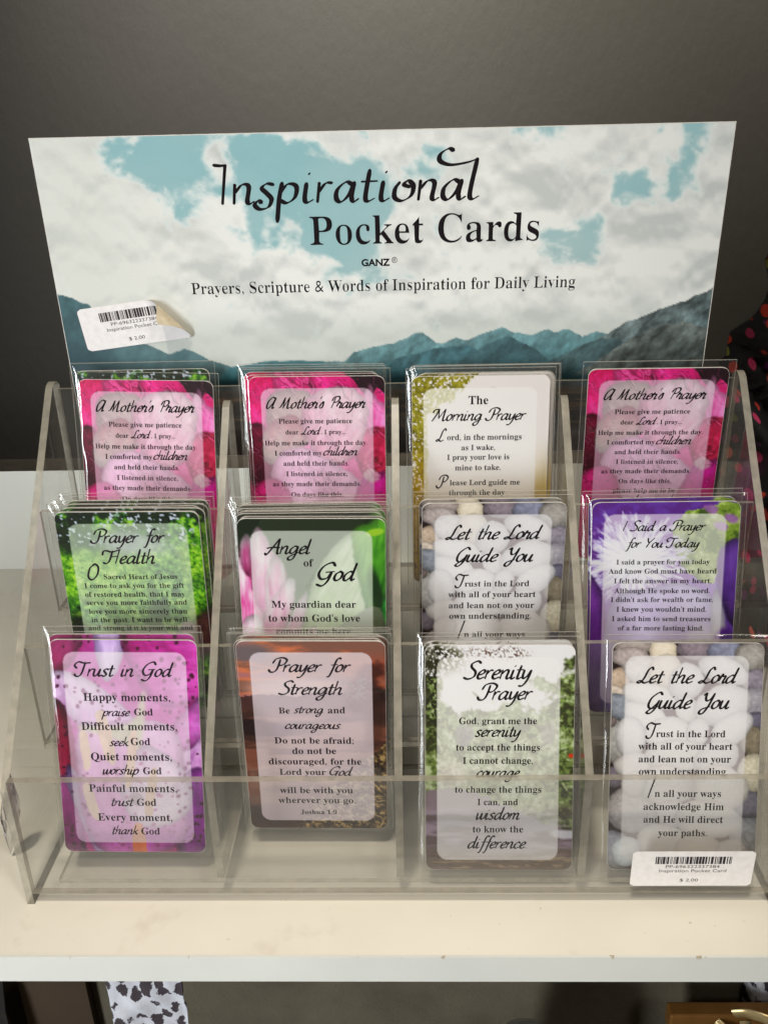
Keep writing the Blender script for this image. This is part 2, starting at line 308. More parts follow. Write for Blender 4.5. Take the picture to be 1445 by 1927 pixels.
def pic_angel(p):
    p.fill((26, 40, 18)); p.put(p.step(p.noise(12, 2, 3), 0.5, 0.7), (46, 66, 34))
    p.put(p.poly([(10, -3), (50, -3), (34, 14), (16, 40)], wob=1), (44, 56, 36)); p.petal([(28, 28), (36, 12), (44, 6), (54, 4), (57, 14), (50, 40), (36, 58), (22, 60)], (116, 150, 84), (190, 208, 168), -60, 0.9, seed=3)
    p.petal([(44, 8), (50, 2), (57, 2), (59, 40), (50, 40)], (30, 84, 18), (110, 176, 60), -80, 0.7, seed=4)
    p.petal([(46, 60), (52, 40), (59, 30), (59, 60), (50, 80)], (20, 60, 20), (60, 170, 70), -50, 0.6, seed=5)
    p.put(p.ell(56, 48, 3, 8, 20, 0.5)[0] * 0.7, (120, 214, 120)); p.put(p.ell(53, 30, 3, 12, -10, 0.5)[0] * 0.8, (14, 40, 10)); p.put(p.ell(53, 5.5, 4, 1.6, -10, 0.3)[0], (150, 190, 60))
    p.put(p.poly([(18, 60), (40, 44), (56, 40), (56, 94), (14, 94)]), (96, 104, 84)); p.put(p.poly([(30, 60), (40, 56), (46, 70), (30, 80)]), (150, 160, 130))
    for i, (P, a) in enumerate([
        ([(-2, 20), (4, 14), (8, 24), (8, 44), (0, 56), (-3, 44)], -90), ([(1, 10), (4, 6), (6, 14), (5, 24), (1, 20)], -90),
        ([(4, 20), (5, 8), (8, 3), (12, 10), (16, 24), (12, 40), (6, 36)], -90), ([(10, 26), (14, 14), (18, 22), (18, 40), (10, 48)], -90),
        ([(7, 50), (12, 34), (20, 24), (21, 34), (14, 52)], -80), ([(12, 60), (18, 44), (26, 30), (24, 44), (16, 62)], -70),
        ([(-2, 50), (6, 40), (10, 56), (12, 94), (-3, 94)], -80), ([(8, 62), (16, 48), (20, 62), (16, 94), (8, 94)], -80), ([(14, 70), (24, 50), (30, 46), (26, 64), (18, 90)], -60)]):
        p.petal(P, (214, 60, 140), (255, 232, 246), a, 1.0, seed=20 + i)
    p.inner(0.62, (244, 248, 244))
def pic_pebbles(p):
    p.fill((46, 32, 32)); L = [(8, 1.5, 7, 3, 0, 150, 140, 138), (7.5, 6, 7.6, 4.2, 12, 158, 148, 148), (19, 3, 5.3, 5.2, 0, 214, 200, 182), (31, 2, 7, 4.6, 10, 128, 118, 128), (42, 3.4, 6, 5, 0, 124, 126, 146), (52.5, 5.5, 6.5, 5.6, 20, 146, 142, 140),
         (2, 14, 5, 4.2, 0, 170, 152, 138), (1, 19, 5, 2.6, 20, 186, 172, 162), (3, 25, 7.4, 5, 25, 124, 128, 138), (2, 39, 5.8, 9.4, -10, 156, 154, 154), (1.5, 53, 4.5, 4.2, 0, 112, 106, 118), (9, 66, 10.5, 9.4, 10, 166, 160, 162), (2, 82, 7, 7.4, 0, 138, 138, 148), (-1, 31, 3, 2.5, 0, 110, 100, 100),
         (54.5, 15, 5.5, 4.4, 0, 132, 126, 138), (54, 23.5, 6.5, 6, -30, 146, 142, 152), (54.5, 31, 4.4, 4, 0, 96, 92, 108), (54.3, 39, 4.2, 6.2, 0, 122, 114, 102), (54, 52, 5, 8.2, 5, 198, 190, 172), (53.5, 64, 5.4, 5.2, 0, 104, 100, 114), (55, 78, 8, 8.6, -20, 136, 136, 142),
         (11, 10.5, 6.5, 5, 0, 196, 190, 190), (20, 11, 6, 7, 0, 216, 204, 190), (15, 20.5, 10.4, 4.6, 12, 224, 220, 220), (28, 15, 6.4, 7.4, 0, 206, 204, 210), (42, 10.8, 9.4, 5, 22, 210, 208, 214), (28.5, 26, 4, 5.4, -15, 212, 208, 212), (42.5, 24, 10.4, 7.4, -18, 214, 212, 218), (13, 28.5, 8.4, 5, 20, 220, 218, 220),
         (22.5, 36, 9.6, 6.8, 8, 222, 220, 222), (7.5, 37, 5.4, 8.4, 0, 208, 206, 210), (33, 35, 4.5, 5.5, 20, 206, 204, 208), (46, 34, 9, 5.4, -38, 220, 218, 222), (25.5, 45, 11.4, 7, -4, 214, 212, 212), (41, 45, 8.4, 6.2, -20, 212, 210, 214), (9, 48, 7, 5, 0, 204, 200, 202), (42, 57.5, 10.6, 9.2, 0, 218, 212, 208), (21.5, 56.5, 11.4, 8.4, 6, 214, 208, 206), (9.5, 56, 4.6, 5, 0, 206, 200, 200),
         (24.5, 68, 6.4, 5.4, 0, 200, 194, 196), (38, 70, 12.4, 8, 8, 214, 206, 200), (20, 79, 9.4, 6.6, 0, 206, 200, 198), (35, 83, 9.4, 6.6, 0, 208, 198, 186), (48, 84, 6, 6, 0, 198, 192, 192), (7, 83, 5.4, 6, 0, 210, 216, 226), (22, 89, 9, 4, 0, 190, 186, 186)]
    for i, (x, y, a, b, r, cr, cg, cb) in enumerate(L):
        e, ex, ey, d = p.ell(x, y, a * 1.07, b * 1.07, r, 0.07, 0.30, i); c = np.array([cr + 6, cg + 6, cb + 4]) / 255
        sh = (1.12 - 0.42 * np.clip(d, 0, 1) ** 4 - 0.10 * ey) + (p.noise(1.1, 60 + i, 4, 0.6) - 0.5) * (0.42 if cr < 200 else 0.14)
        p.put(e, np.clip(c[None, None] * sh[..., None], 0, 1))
    p.inner(0.64, (252, 248, 252), 5, 51.6)
def pic_iprayer(p):
    p.fill((98, 52, 134)); p.put(p.step(p.noise(4, 2, 4), 0.45, 0.7) * 0.6, (112, 80, 172))
    q = Pic(p.U, p.V); foliage(q, (70, 92, 34), (122, 146, 60), (176, 196, 120), 8, 3); p.put(p.poly([(32, 8), (44, 2), (59, 2), (59, 24), (50, 28), (46, 34), (34, 24)], wob=3), q.c)
    for (x, y) in ((46, 3), (54, 7), (50, 10)): p.put(p.ell(x, y, 3.4, 2.2, 20, 0.4, 0.5)[0] * 0.8, (150, 100, 176))
    fr = 12 + (Pic(np.arctan2(p.V - 24, p.U - 18) * 6, np.hypot(p.U - 18, p.V - 24) * 0.12).noise(0.42, 8, 3) - 0.5) * 22
    rr = np.hypot((p.U - 16) * 0.82, (p.V - 24)); p.put(1 - p.step(rr, fr - 1, fr + 7), (206, 200, 236)); p.put(1 - p.step(rr, fr - 6, fr + 1), (240, 238, 250))
    p.petal([(0, 30), (-3, 40), (-3, 94), (10, 94), (8, 60), (5, 40)], (74, 26, 100), (120, 62, 152), -80, 0.4, seed=4)
    p.petal([(8, 44), (24, 36), (38, 34), (50, 46), (50, 94), (8, 94)], (110, 70, 176), (176, 160, 226), -90, 0.4, seed=5)
    p.petal([(50, 20), (59, 17), (59, 50), (54, 48), (50, 36)], (66, 28, 100), (112, 76, 158), -90, 0.5, seed=6)
    p.petal([(49, 36), (52, 42), (54, 54), (50, 64), (48, 50)], (200, 196, 226), (236, 232, 250), 90, 0.4, seed=7)
    p.put(p.ell(54, 66, 7, 14, 0, 0.2)[0], (88, 42, 132)); p.put(p.ell(44, 60, 6, 10, 0, 0.4)[0] * 0.5, (228, 224, 244))
    p.inner(0.6, (246, 244, 252))
def pic_trust(p):
    p.fill((150, 34, 110)); p.put(p.step(p.noise(8, 6, 3), 0.4, 0.7) * 0.7, (180, 70, 156))
    p.petal([(-3, -3), (12, -3), (8, 10), (-3, 16)], (120, 30, 70), (160, 60, 120), -60, 0.6, seed=1)
    p.petal([(18, -3), (30, -3), (26, 12), (20, 16)], (190, 160, 220), (226, 206, 240), 90, 0.5, seed=2)
    p.petal([(28, -3), (59, -3), (59, 22), (40, 26)], (150, 26, 110), (206, 90, 180), 0, 0.7, seed=3)
    p.petal([(-3, 14), (10, 14), (26, 26), (34, 40), (20, 46), (4, 30), (-3, 24)], (186, 110, 186), (232, 206, 240), -90, 0.4, seed=4)
    p.petal([(-3, 26), (5, 30), (7, 60), (-3, 60)], (96, 10, 40), (170, 40, 90), 90, 0.5, seed=5)
    p.petal([(42, 50), (59, 40), (59, 56), (50, 70)], (176, 70, 170), (226, 190, 236), -60, 0.4, seed=6)
    p.petal([(40, 44), (59, 22), (59, 36), (52, 46)], (170, 40, 130), (200, 120, 196), 0, 0.4, seed=16)
    p.petal([(-3, 60), (6, 62), (8, 94), (-3, 94)], (110, 24, 90), (170, 60, 150), -90, 0.5, seed=7)
    p.petal([(48, 60), (59, 56), (59, 94), (46, 94)], (110, 30, 110), (160, 80, 170), -90, 0.5, seed=8)
    p.petal([(4, 52), (2, 60), (6, 72), (12, 90), (18, 94), (10, 74), (8, 60)], (160, 120, 190), (206, 176, 224), 90, 0.3, seed=9)
    p.petal([(8, 40), (20, 34), (46, 36), (50, 62), (46, 88), (12, 88)], (176, 84, 160), (216, 150, 206), -90, 0.3, seed=10)
    p.petal([(24, 60), (34, 44), (50, 54), (52, 70), (40, 80), (28, 76)], (210, 170, 214), (232, 206, 234), 60, 0.3, seed=11)
    rng = random.Random(4)
    for i in range(260):
        x, y = rng.uniform(0, 57), rng.uniform(0, 90); r = rng.uniform(0.4, 1.0)
        if 16 < x < 27 and y < 16: continue
        p.put(p.ell(x, y, r, r * 1.3, rng.uniform(0, 90), 0.5)[0] * 0.9, (70, 10, 44) if not (12 < x < 46 and 40 < y) else (140, 66, 110))
    p.put(p.blur(p.poly([(8, 36), (18, 36), (30, 34), (34, 24), (36, 21), (35, 34), (32, 46), (24, 42)]), 2) * 0.8, (160, 176, 110))
    for P in ([(16, 32), (20, 31), (23, 50), (19, 50)], [(9, 40), (12, 38), (13, 52), (10, 54)], [(29, 40), (32, 39), (29, 60), (26, 60)], [(9, 62), (12, 61), (15, 76), (11, 74)], [(36, 56), (39, 55), (36, 74), (33, 72)]): p.put(p.poly(P, wob=1.0), (206, 162, 124))
    p.put(p.poly([(28, 80), (32, 79), (33, 94), (28, 94)]), (190, 100, 50)); p.put(p.ell(30, 67, 3.2, 3, 0, 0.2)[0], (150, 130, 140))
    fold = p.noise(5, 87, 5, 0.6, (1.4, 0.5), p.noise(9, 88, 3) * 3); p.mul(0.78 + 0.44 * fold)
    p.inner(0.6, (250, 240, 252), 4.9, 52.6)
def pic_strength(p):
    p.fill((136, 100, 88)); n = p.noise(9, 3, 5, 0.55, (0.5, 1.8))
    p.put(p.step(n, 0.4, 0.6) * p.step(30 - p.V, 0, 4), (214, 128, 92)); p.put(p.step(n, 0.56, 0.72) * p.step(30 - p.V, 0, 4), (176, 120, 118)); p.put(p.ell(4, 5, 14, 5, 0, 0.5, 0.5)[0] * 0.9, (118, 108, 112)); p.put(p.ell(48, 12, 14, 9, 10, 0.6, 0.5)[0] * 0.8, (170, 92, 66))
    p.put(p.ell(22, 21, 22, 6, 0, 0.6, 0.4)[0] * 0.7, (222, 186, 176))
    p.put(p.poly([(-2, 26), (10, 24), (22, 25), (34, 22), (46, 25), (59, 22), (59, 32), (-2, 32)], wob=1), (88, 60, 58)); p.put(p.step(p.V, 29, 33), (98, 66, 56))
    w = p.noise(8, 7, 4, 0.5, (0.4, 2.5)); p.put(p.step(w, 0.5, 0.6) * p.step(p.V, 33, 36), (134, 90, 74)); p.put(p.step(w, 0.5, 0.38) * p.step(p.V, 30, 34) * 0.7, (62, 40, 36))
    p.put(p.ell(6, 40, 14, 4, 8, 0.2, 0.4)[0], (46, 26, 28)); p.put(p.ell(50, 26, 10, 10, 0, 0.5, 0.8)[0], (48, 24, 18)); p.put(p.ell(52, 14, 7, 5, 0, 0.5, 0.9, 3)[0] * 0.8, (60, 30, 24))
    f = p.step(p.noise(0.9, 12, 3), 0.45, 0.6) * p.ell(46, 21, 8, 7, 0, 0.7)[0]; p.put(f, (84, 76, 72))
    p.put(p.step(p.V, 66, 90) * 0.75, (52, 34, 30)); q = Pic(p.U, p.V); foliage(q, (34, 24, 18), (84, 70, 48), (196, 170, 120), 2.4, 9); p.put(p.poly([(20, 94), (30, 74), (44, 60), (59, 50), (59, 94)], wob=6) * 0.85, q.c)
    rng = random.Random(2)
    for i in range(26):
        x, y = rng.uniform(24, 56), rng.uniform(60, 90); a = rng.uniform(-70, 60); p.put(p.ell(x, y, rng.uniform(2, 4), 0.3, a, 0.3)[0] * 0.8, (206, 176, 120))
    p.put(p.ell(52, 36, 5, 16, 0, 0.4, 0.4)[0] * 0.5, (64, 34, 22))
    p.inner(0.72, (246, 234, 244), 4.8, 51.8)
def pic_serenity(p):
    p.fill((240, 238, 242)); q = Pic(p.U, p.V); foliage(q, (58, 62, 34), (112, 128, 72), (186, 200, 156), 4.5, 2)
    yt = 26 - 16 * p.step(p.U, 30, 57) + (p.noise(7, 4, 4) - 0.5) * 26 - 12 * p.step(10 - p.U, 0, 8); p.put(p.step(p.V, yt - 1, yt + 2) * 0.95, q.c)
    p.put(p.ell(4, 6, 15, 7, 10, 0.6, 0.9, 2)[0] * p.step(p.noise(0.8, 5, 3), 0.4, 0.5), (50, 50, 20)); p.put(p.ell(2, 20, 5, 18, 0, 0.6, 0.9, 2)[0] * p.step(p.noise(0.9, 15, 3), 0.42, 0.52), (44, 44, 18))
    p.put(p.ell(27, 3, 14, 3, 0, 0.6, 0.8, 7)[0] * p.step(p.noise(0.6, 25, 3), 0.54, 0.6), (110, 90, 80))
    rng = random.Random(5)
    for i in range(60):
        x, y = rng.uniform(4, 56), rng.uniform(20, 62); a = rng.uniform(-80, 80); p.put(p.ell(x, y, rng.uniform(1.5, 4), rng.uniform(0.3, 0.7), a, 0.3)[0] * 0.7, rng.choice([(206, 216, 170), (60, 76, 34), (150, 176, 96)]))
    p.put(p.ell(15, 36, 4, 5, 0, 0.3, 0.3)[0] * 0.7, (90, 84, 88)); p.put(p.ell(47, 35, 3.4, 5, 0, 0.3, 0.3)[0] * 0.6, (96, 90, 80)); p.put(p.ell(56, 44, 1.2, 1.0, 0, 0.4)[0], (200, 70, 40))
    p.put(p.poly([(-2, 61), (14, 58), (30, 64), (44, 70), (59, 78), (59, 94), (-2, 94)], wob=4), (134, 118, 128)); w = p.noise(6, 17, 4, 0.55, (0.5, 2.6)); p.put(p.step(w, 0.5, 0.62) * p.step(p.V, 64, 68) * 0.5, (176, 160, 176)); p.put(p.step(w, 0.5, 0.4) * p.step(p.V, 62, 66) * 0.5, (84, 70, 62))
    p.put(p.step(p.V, 80, 88) * 0.75, (84, 68, 52)); p.put(p.ell(54, 76, 6, 2.2, 5, 0.4, 0.5)[0] * 0.9, (222, 220, 232)); p.put(p.step(p.noise(1.2, 27, 3, 0.6, (0.3, 2)), 0.55, 0.7) * p.step(p.V, 82, 86) * 0.6, (170, 150, 120)); p.put(p.ell(10, 52, 6, 6, 0, 0.5, 0.4)[0] * 0.3, (196, 150, 150))
    p.inner(0.66, (250, 248, 250), 4.5, 51.4)
PICS = dict(mother=pic_mother, morning=pic_morning, health=pic_health, angel=pic_angel, pebbles=pic_pebbles, iprayer=pic_iprayer, trust=pic_trust, strength=pic_strength, serenity=pic_serenity)

def grid_print(name, XY, UV, painter, mat, z=0.0, gain=0.87, curve=0.42, sat=1.1):
    """XY (rows, cols, 2) metres in the sheet's own plane, UV mm for the painter; colours go to a vertex colour layer"""
    nr, nc = XY.shape[:2]; co = np.zeros((nr * nc, 3)); co[:, 0] = XY[..., 0].ravel(); co[:, 1] = XY[..., 1].ravel(); co[:, 2] = z
    i = np.arange((nr - 1) * (nc - 1)); r = i // (nc - 1); c = i % (nc - 1); a = r * nc + c
    q = np.stack([a, a + nc, a + nc + 1, a + 1], 1)
    me = bpy.data.meshes.new(name); me.vertices.add(nr * nc); me.vertices.foreach_set('co', co.ravel())
    me.loops.add(q.size); me.loops.foreach_set('vertex_index', q.ravel().astype(np.int32)); me.polygons.add(len(q)); me.polygons.foreach_set('loop_start', np.arange(0, q.size, 4, dtype=np.int32))
    me.update(calc_edges=True); p = Pic(UV[..., 0], UV[..., 1]); painter(p)
    c = np.clip(p.c, 0, 1); c = c * (1 - curve) + (c * c * (3 - 2 * c)) * curve; g_ = c.mean(-1, keepdims=True); c = np.clip(g_ + (c - g_) * sat, 0, 1)
    ca = me.color_attributes.new("print", 'FLOAT_COLOR', 'POINT'); lin = s2l(c) * gain
    ca.data.foreach_set('color', np.concatenate([lin.reshape(-1, 3), np.ones((nr * nc, 1))], 1).ravel().astype(np.float32))
    me.materials.append(mat); return me

# ------------------------------------------------------------------ lettering
# pen strokes for the handwritten titles: x-height 1, ascenders 2
GL = {
 'a': (.98, [[(.75, .85), (.45, 1), (.12, .62), (.1, .15), (.3, 0), (.6, .35), (.78, .95)], [(.78, .98), (.68, .3), (.78, .02), (1, .22)]]),
 'c': (.7, [[(.65, .8), (.45, 1), (.12, .65), (.1, .2), (.32, 0), (.68, .22)]]),
 'd': (1.0, [[(.75, .85), (.45, 1), (.12, .62), (.1, .15), (.3, 0), (.6, .35), (.76, .95)], [(.77, 1.95), (.72, .9), (.7, .3), (.8, .02), (1, .22)]]),
 'e': (.72, [[(.12, .42), (.5, .6), (.6, .86), (.42, 1), (.15, .7), (.1, .25), (.3, 0), (.7, .22)]]),
 'f': (.62, [[(.85, 1.8), (.66, 1.98), (.46, 1.6), (.38, .4), (.25, -.6), (.02, -.72)], [(.1, .97), (.72, 1.02)]]),
 'g': (.96, [[(.75, .85), (.45, 1), (.12, .62), (.1, .2), (.3, .05), (.6, .35), (.76, .95)], [(.77, .98), (.72, 0), (.55, -.7), (.2, -.82), (.08, -.5), (.5, -.12), (.95, .18)]]),
 'h': (.94, [[(.12, 1.95), (.1, 0)], [(.1, .5), (.4, .95), (.64, .88), (.62, .2), (.74, 0), (.95, .2)]]),
 'i': (.42, [[(.1, 1), (.08, .2), (.2, 0), (.42, .2)], [(.1, 1.36), (.2, 1.5)]]),
 'k': (.82, [[(.12, 1.95), (.1, 0)], [(.66, .98), (.42, .7), (.14, .52)], [(.22, .55), (.45, .3), (.6, .02), (.85, .15)]]),
 'l': (.42, [[(.12, 1.95), (.08, .25), (.2, 0), (.42, .2)]]),
 'm': (1.28, [[(.08, 1), (.08, 0)], [(.08, .5), (.33, .97), (.52, .85), (.5, 0)], [(.5, .5), (.78, .97), (.97, .85), (.95, .2), (1.08, 0), (1.28, .2)]]),
 'n': (.92, [[(.08, 1), (.08, 0)], [(.08, .5), (.38, .97), (.62, .87), (.6, .2), (.72, 0), (.92, .2)]]),
 'o': (.8, [[(.45, 1), (.15, .75), (.1, .22), (.32, 0), (.62, .28), (.66, .78), (.45, 1), (.35, .95)]]),
 'p': (.86, [[(.12, 1.05), (.08, 0), (.05, -.85)], [(.1, .5), (.4, .97), (.7, .85), (.68, .3), (.4, 0), (.1, .15)]]),
 'r': (.58, [[(.08, 1), (.08, 0)], [(.08, .5), (.3, .92), (.58, .97)]]),
 's': (.66, [[(.6, .88), (.38, 1), (.15, .8), (.3, .52), (.48, .28), (.33, 0), (.02, .08)]]),
 't': (.55, [[(.25, 1.5), (.2, .25), (.32, 0), (.58, .2)], [(0, 1), (.55, 1.03)]]),
 'u': (.92, [[(.08, 1), (.08, .25), (.25, 0), (.5, .3), (.65, 1)], [(.66, 1), (.62, .2), (.75, 0), (.92, .2)]]),
 'v': (.66, [[(.05, .95), (.25, .02), (.38, .1), (.62, .95)]]),
 'w': (1.12, [[(.05, 1), (.12, .15), (.25, 0), (.48, .4), (.56, 1)], [(.57, 1), (.62, .15), (.76, 0), (1.02, .4), (1.08, .98)]]),
 'y': (.8, [[(.08, 1), (.1, .3), (.25, .05), (.5, .35), (.68, 1)], [(.69, 1), (.6, -.1), (.35, -.75), (0, -.8)]]),
 'P': (1.1, [[(.55, 1.75), (.5, .5), (.3, 0), (-.1, -.02), (-.32, .35)], [(-.1, 1.2), (.1, 1.8), (.7, 2), (1.18, 1.7), (1.1, 1.2), (.8, .92), (.5, .98)]]),
 'H': (1.45, [[(-.42, 1.15), (-.4, 1.7), (-.05, 1.75), (.5, 1.6), (1.3, 1.95)], [(.52, 1.75), (.42, .4), (.15, 0), (-.2, .15)], [(1.2, 1.9), (1.1, 0)], [(.42, .9), (1.15, 1)]]),
 'A': (1.2, [[(-.25, .1), (-.05, -.12), (.4, .9), (.82, 2)], [(.85, 2), (.88, .9), (.98, 0), (1.15, .1)], [(-.2, .72), (.4, .85), (1.1, .8)]]),
 'G': (1.35, [[(1.22, 1.6), (.9, 2), (.3, 1.6), (.05, .8), (.35, .18), (.85, .3), (1.05, .9)], [(.6, .92), (1.3, 1)], [(1.1, .95), (.95, -.1), (.6, -.6), (.1, -.42)]]),
 'T': (1.05, [[(-.2, 1.05), (-.52, 1.5), (-.2, 1.95), (.4, 1.8), (1.1, 1.85)], [(.52, 1.8), (.45, .5), (.25, 0), (-.12, .0), (-.3, .3)]]),
 'M': (1.5, [[(-.25, -.1), (.1, 1), (.25, 1.9)], [(.25, 1.9), (.5, .35)], [(.5, .35), (1.05, 1.9)], [(1.06, 1.9), (1.1, .2), (1.25, 0), (1.5, .2)], [(-.42, 1.3), (-.3, 1.75), (.25, 1.88)]]),
 'S': (.98, [[(1.0, 1.75), (.7, 2), (.25, 1.72), (.3, 1.3), (.75, .8), (.75, .25), (.3, -.02), (-.15, .15)]]),
 'Y': (.95, [[(0, 1.9), (.2, 1.2), (.45, .95)], [(1.0, 1.95), (.45, .95), (.2, 0)]]),
 'I': (.4, [[(.2, 1.95), (.08, 0)]]), 'O': (1.3, [[(.7, 1.9), (.2, 1.4), (.15, .4), (.6, 0), (1.1, .6), (1.1, 1.5), (.7, 1.9), (.4, 1.75)]]),
 '.': (.35, [[(.1, .02), (.16, .06)]]), ',': (.35, [[(.14, .08), (.02, -.28)]]), "'": (.3, [[(.18, 1.95), (.1, 1.6)]]), ' ': (.8, []),
}
GB = dict(GL)
GB.update({
 'r': (.62, [[(-.05, .25), (.12, 1.12), (.2, .84), (.46, .86), (.4, .2), (.48, 0), (.66, .2)]]), 's': (.62, [[(-.05, .2), (.3, 1.1), (.42, .5), (.35, .05), (.05, .05)]]),
 'L': (.95, [[(.92, 1.65), (.72, 2), (.45, 1.6), (.35, .6), (.1, .03), (-.18, .12), (.08, .28), (.55, 0), (.95, .2)]]),
 'A': (1.1, [[(.85, 1.7), (.5, 1.9), (.08, 1.2), (.05, .3), (.32, 0), (.75, .9), (.95, 1.8)], [(.95, 1.85), (.82, .3), (.92, 0), (1.1, .2)]]),
 'M': (1.4, [[(-.15, .05), (.1, .4), (.32, 1.85)], [(.32, 1.85), (.42, 0)], [(.42, .1), (.88, 1.85)], [(.88, 1.85), (.95, .2), (1.12, 0), (1.35, .2)]]),
 'P': (.95, [[(.38, 1.8), (.25, 0)], [(.02, 1.2), (.2, 1.82), (.8, 1.95), (.98, 1.5), (.7, 1.02), (.34, 1)]]),
 'Y': (1.08, [[(0, 1.6), (.2, 1.88), (.28, 1.3), (.48, .95), (.8, 1.2), (.96, 1.88)], [(.96, 1.88), (.82, .3), (.55, -.6), (.2, -.55), (.3, -.1), (.98, .25)]]),
 'G': (1.1, [[(1.05, 1.65), (.7, 1.98), (.15, 1.3), (.1, .4), (.45, 0), (.85, .6), (.95, 1)], [(.95, 1), (.85, 0), (.55, -.6), (.2, -.5), (.45, -.1), (1.05, .25)]]),
})
GC = dict(GL)   # the board's headline: wider letters, little slant, swashes
GC.update({
 'I': (.95, [[(.02, 2.0), (.34, 1.96), (.62, 1.98)], [(.56, 1.96), (.54, 0)]]), 'n': (1.1, [[(.1, 1), (.12, 0)], [(.12, .55), (.42, .97), (.74, .88), (.72, .15), (.85, 0), (1.05, .12)]]),
 's': (.95, [[(.78, .95), (.45, 1.0), (.25, .78), (.5, .5), (.72, .2), (.6, -.2), (.22, -.3), (-.02, -.08), (.12, .14), (.3, .02)]]),
 'p': (1.15, [[(.2, 1.05), (.12, .2), (.12, -1.0)], [(.14, .5), (.45, .95), (.85, .85), (.84, .3), (.5, .0), (.14, .15)]]),
 'i': (.62, [[(.16, 1), (.14, .2), (.28, 0), (.55, .15)], [(.22, 1.42), (.28, 1.5)]]), 'r': (.85, [[(.12, 1), (.12, 0)], [(.12, .5), (.4, .95), (.72, .98)]]),
 'a': (1.15, [[(.8, .85), (.48, 1), (.12, .62), (.12, .15), (.36, 0), (.66, .35), (.84, .95)], [(.86, 1), (.8, .25), (.92, .0), (1.15, .15)]]),
 't': (.85, [[(.34, 1.6), (.28, .25), (.42, 0), (.72, .15)], [(.02, 1), (.74, 1.02)]]), 'o': (1.12, [[(.3, .95), (.12, .6), (.15, .15), (.5, -.02), (.88, .25), (.92, .75), (.66, 1.0), (.5, .8), (.8, .68)]]),
 'l': (.7, [[(-.85, 2.45), (-1.1, 2.55), (-1.42, 2.3), (-1.4, 1.95), (-.9, 1.75), (-.2, 1.85), (.22, 2.0)], [(.25, 2.05), (.16, .35), (.3, .0), (.6, .15)]]),
})
def strokes_geo(text, G, slant, thick, thin, nib):
    V = []; F = []; x = 0.0; z = 0
    for ch in text:
        adv, st = G.get(ch, G[' '])
        for P in st:
            c = spline(P, 7); c = c + np.array([x, 0]); c[:, 0] += slant * c[:, 1]
            d = np.gradient(c, axis=0); L = np.hypot(d[:, 0], d[:, 1]) + 1e-9; d /= L[:, None]
            ang = np.arctan2(d[:, 1], d[:, 0]); w = thin + (thick - thin) * np.abs(np.sin(ang - nib)); w = np.convolve(np.pad(w, 1, 'edge'), [.25, .5, .25], 'valid')
            w[0] *= .7; w[-1] *= .6
            nrm = np.stack([-d[:, 1], d[:, 0]], 1) * w[:, None] / 2; b = len(V); z += 1
            lo = c - nrm; hi = c + nrm; e0 = c[0] - d[0] * w[0] * .35; e1 = c[-1] + d[-1] * w[-1] * .35
            for i in range(len(c)): V += [(lo[i, 0], lo[i, 1], z), (hi[i, 0], hi[i, 1], z)]
            for i in range(len(c) - 1): F.append((b + 2 * i, b + 2 * i + 2, b + 2 * i + 3, b + 2 * i + 1))
            V += [(e0[0], e0[1], z), (e1[0], e1[1], z)]; k = len(V); n = len(c) - 1; F += [(k - 2, b, b + 1), (k - 1, b + 2 * n + 1, b + 2 * n)]
        x += adv
    V = np.array(V); V[:, 2] *= 0.0000012; return V, F
def serif(t):
    o = ''
    for ch in t:
        if 'A' <= ch <= 'Z': o += chr(0x1D400 + ord(ch) - 65)
        elif 'a' <= ch <= 'z': o += chr(0x1D41A + ord(ch) - 97)
        elif '0' <= ch <= '9': o += chr(0x1D7CE + ord(ch) - 48)
        else: o += ch
    return o
FONT = {}   # (text, kind) -> verts, faces
def fonts_prepare(items):
    obs = []
    for t, kind in items:
        cu = bpy.data.curves.new("lettering", 'FONT'); cu.body = serif(t) if kind in 'SP' else t; cu.size = 1.0; cu.resolution_u = 2 if kind == 'S' else 5; cu.fill_mode = 'FRONT'
        cu.offset = {'S': 0.005, 'P': 0.0, 'N': 0.0, 'W': 0.035}[kind]
        o = bpy.data.objects.new("lettering", cu); COL.objects.link(o); obs.append((t, kind, o, cu))
    bpy.context.view_layer.update(); dg = bpy.context.evaluated_depsgraph_get()
    for t, kind, o, cu in obs:
        ev = o.evaluated_get(dg); me = ev.to_mesh(); n = len(me.vertices); co = np.zeros(n * 3); me.vertices.foreach_get('co', co); co = co.reshape(-1, 3)
        co = co.copy(); F = [tuple(p.vertices) for p in me.polygons]; ev.to_mesh_clear()
        if kind in 'SP':   # thin the upright stems only, keep the hairlines
            seen = {}
            for f in F:
                for a, b in zip(f, f[1:] + f[:1]): seen[(a, b)] = 1
            N = np.zeros((n, 2))
            for a, b in seen:
                if (b, a) not in seen:
                    d = co[b, :2] - co[a, :2]; l = np.hypot(*d) + 1e-9; nn = np.array([d[1], -d[0]]) / l * min(l, 0.03); N[a] += nn; N[b] += nn
            area = sum(co[f[0], 0] * (co[f[1], 1] - co[f[2], 1]) + co[f[1], 0] * (co[f[2], 1] - co[f[0], 1]) + co[f[2], 0] * (co[f[0], 1] - co[f[1], 1]) for f in F)
            N *= 1 if area > 0 else -1; ln = np.hypot(N[:, 0], N[:, 1]) + 1e-9; ux = N[:, 0] / ln
            co[:, 0] -= {'S': 0.006, 'P': 0.018}[kind] * ux * np.abs(ux)
        FONT[(t, kind)] = (co, F)
    for t, kind, o, cu in obs: bpy.data.objects.remove(o); bpy.data.curves.remove(cu)
STY = {'A': (GL, .26, .27, .13, R_(38)), 'B': (GB, .30, .27, .13, R_(35)), 'C': (GC, .13, .25, .055, R_(28))}
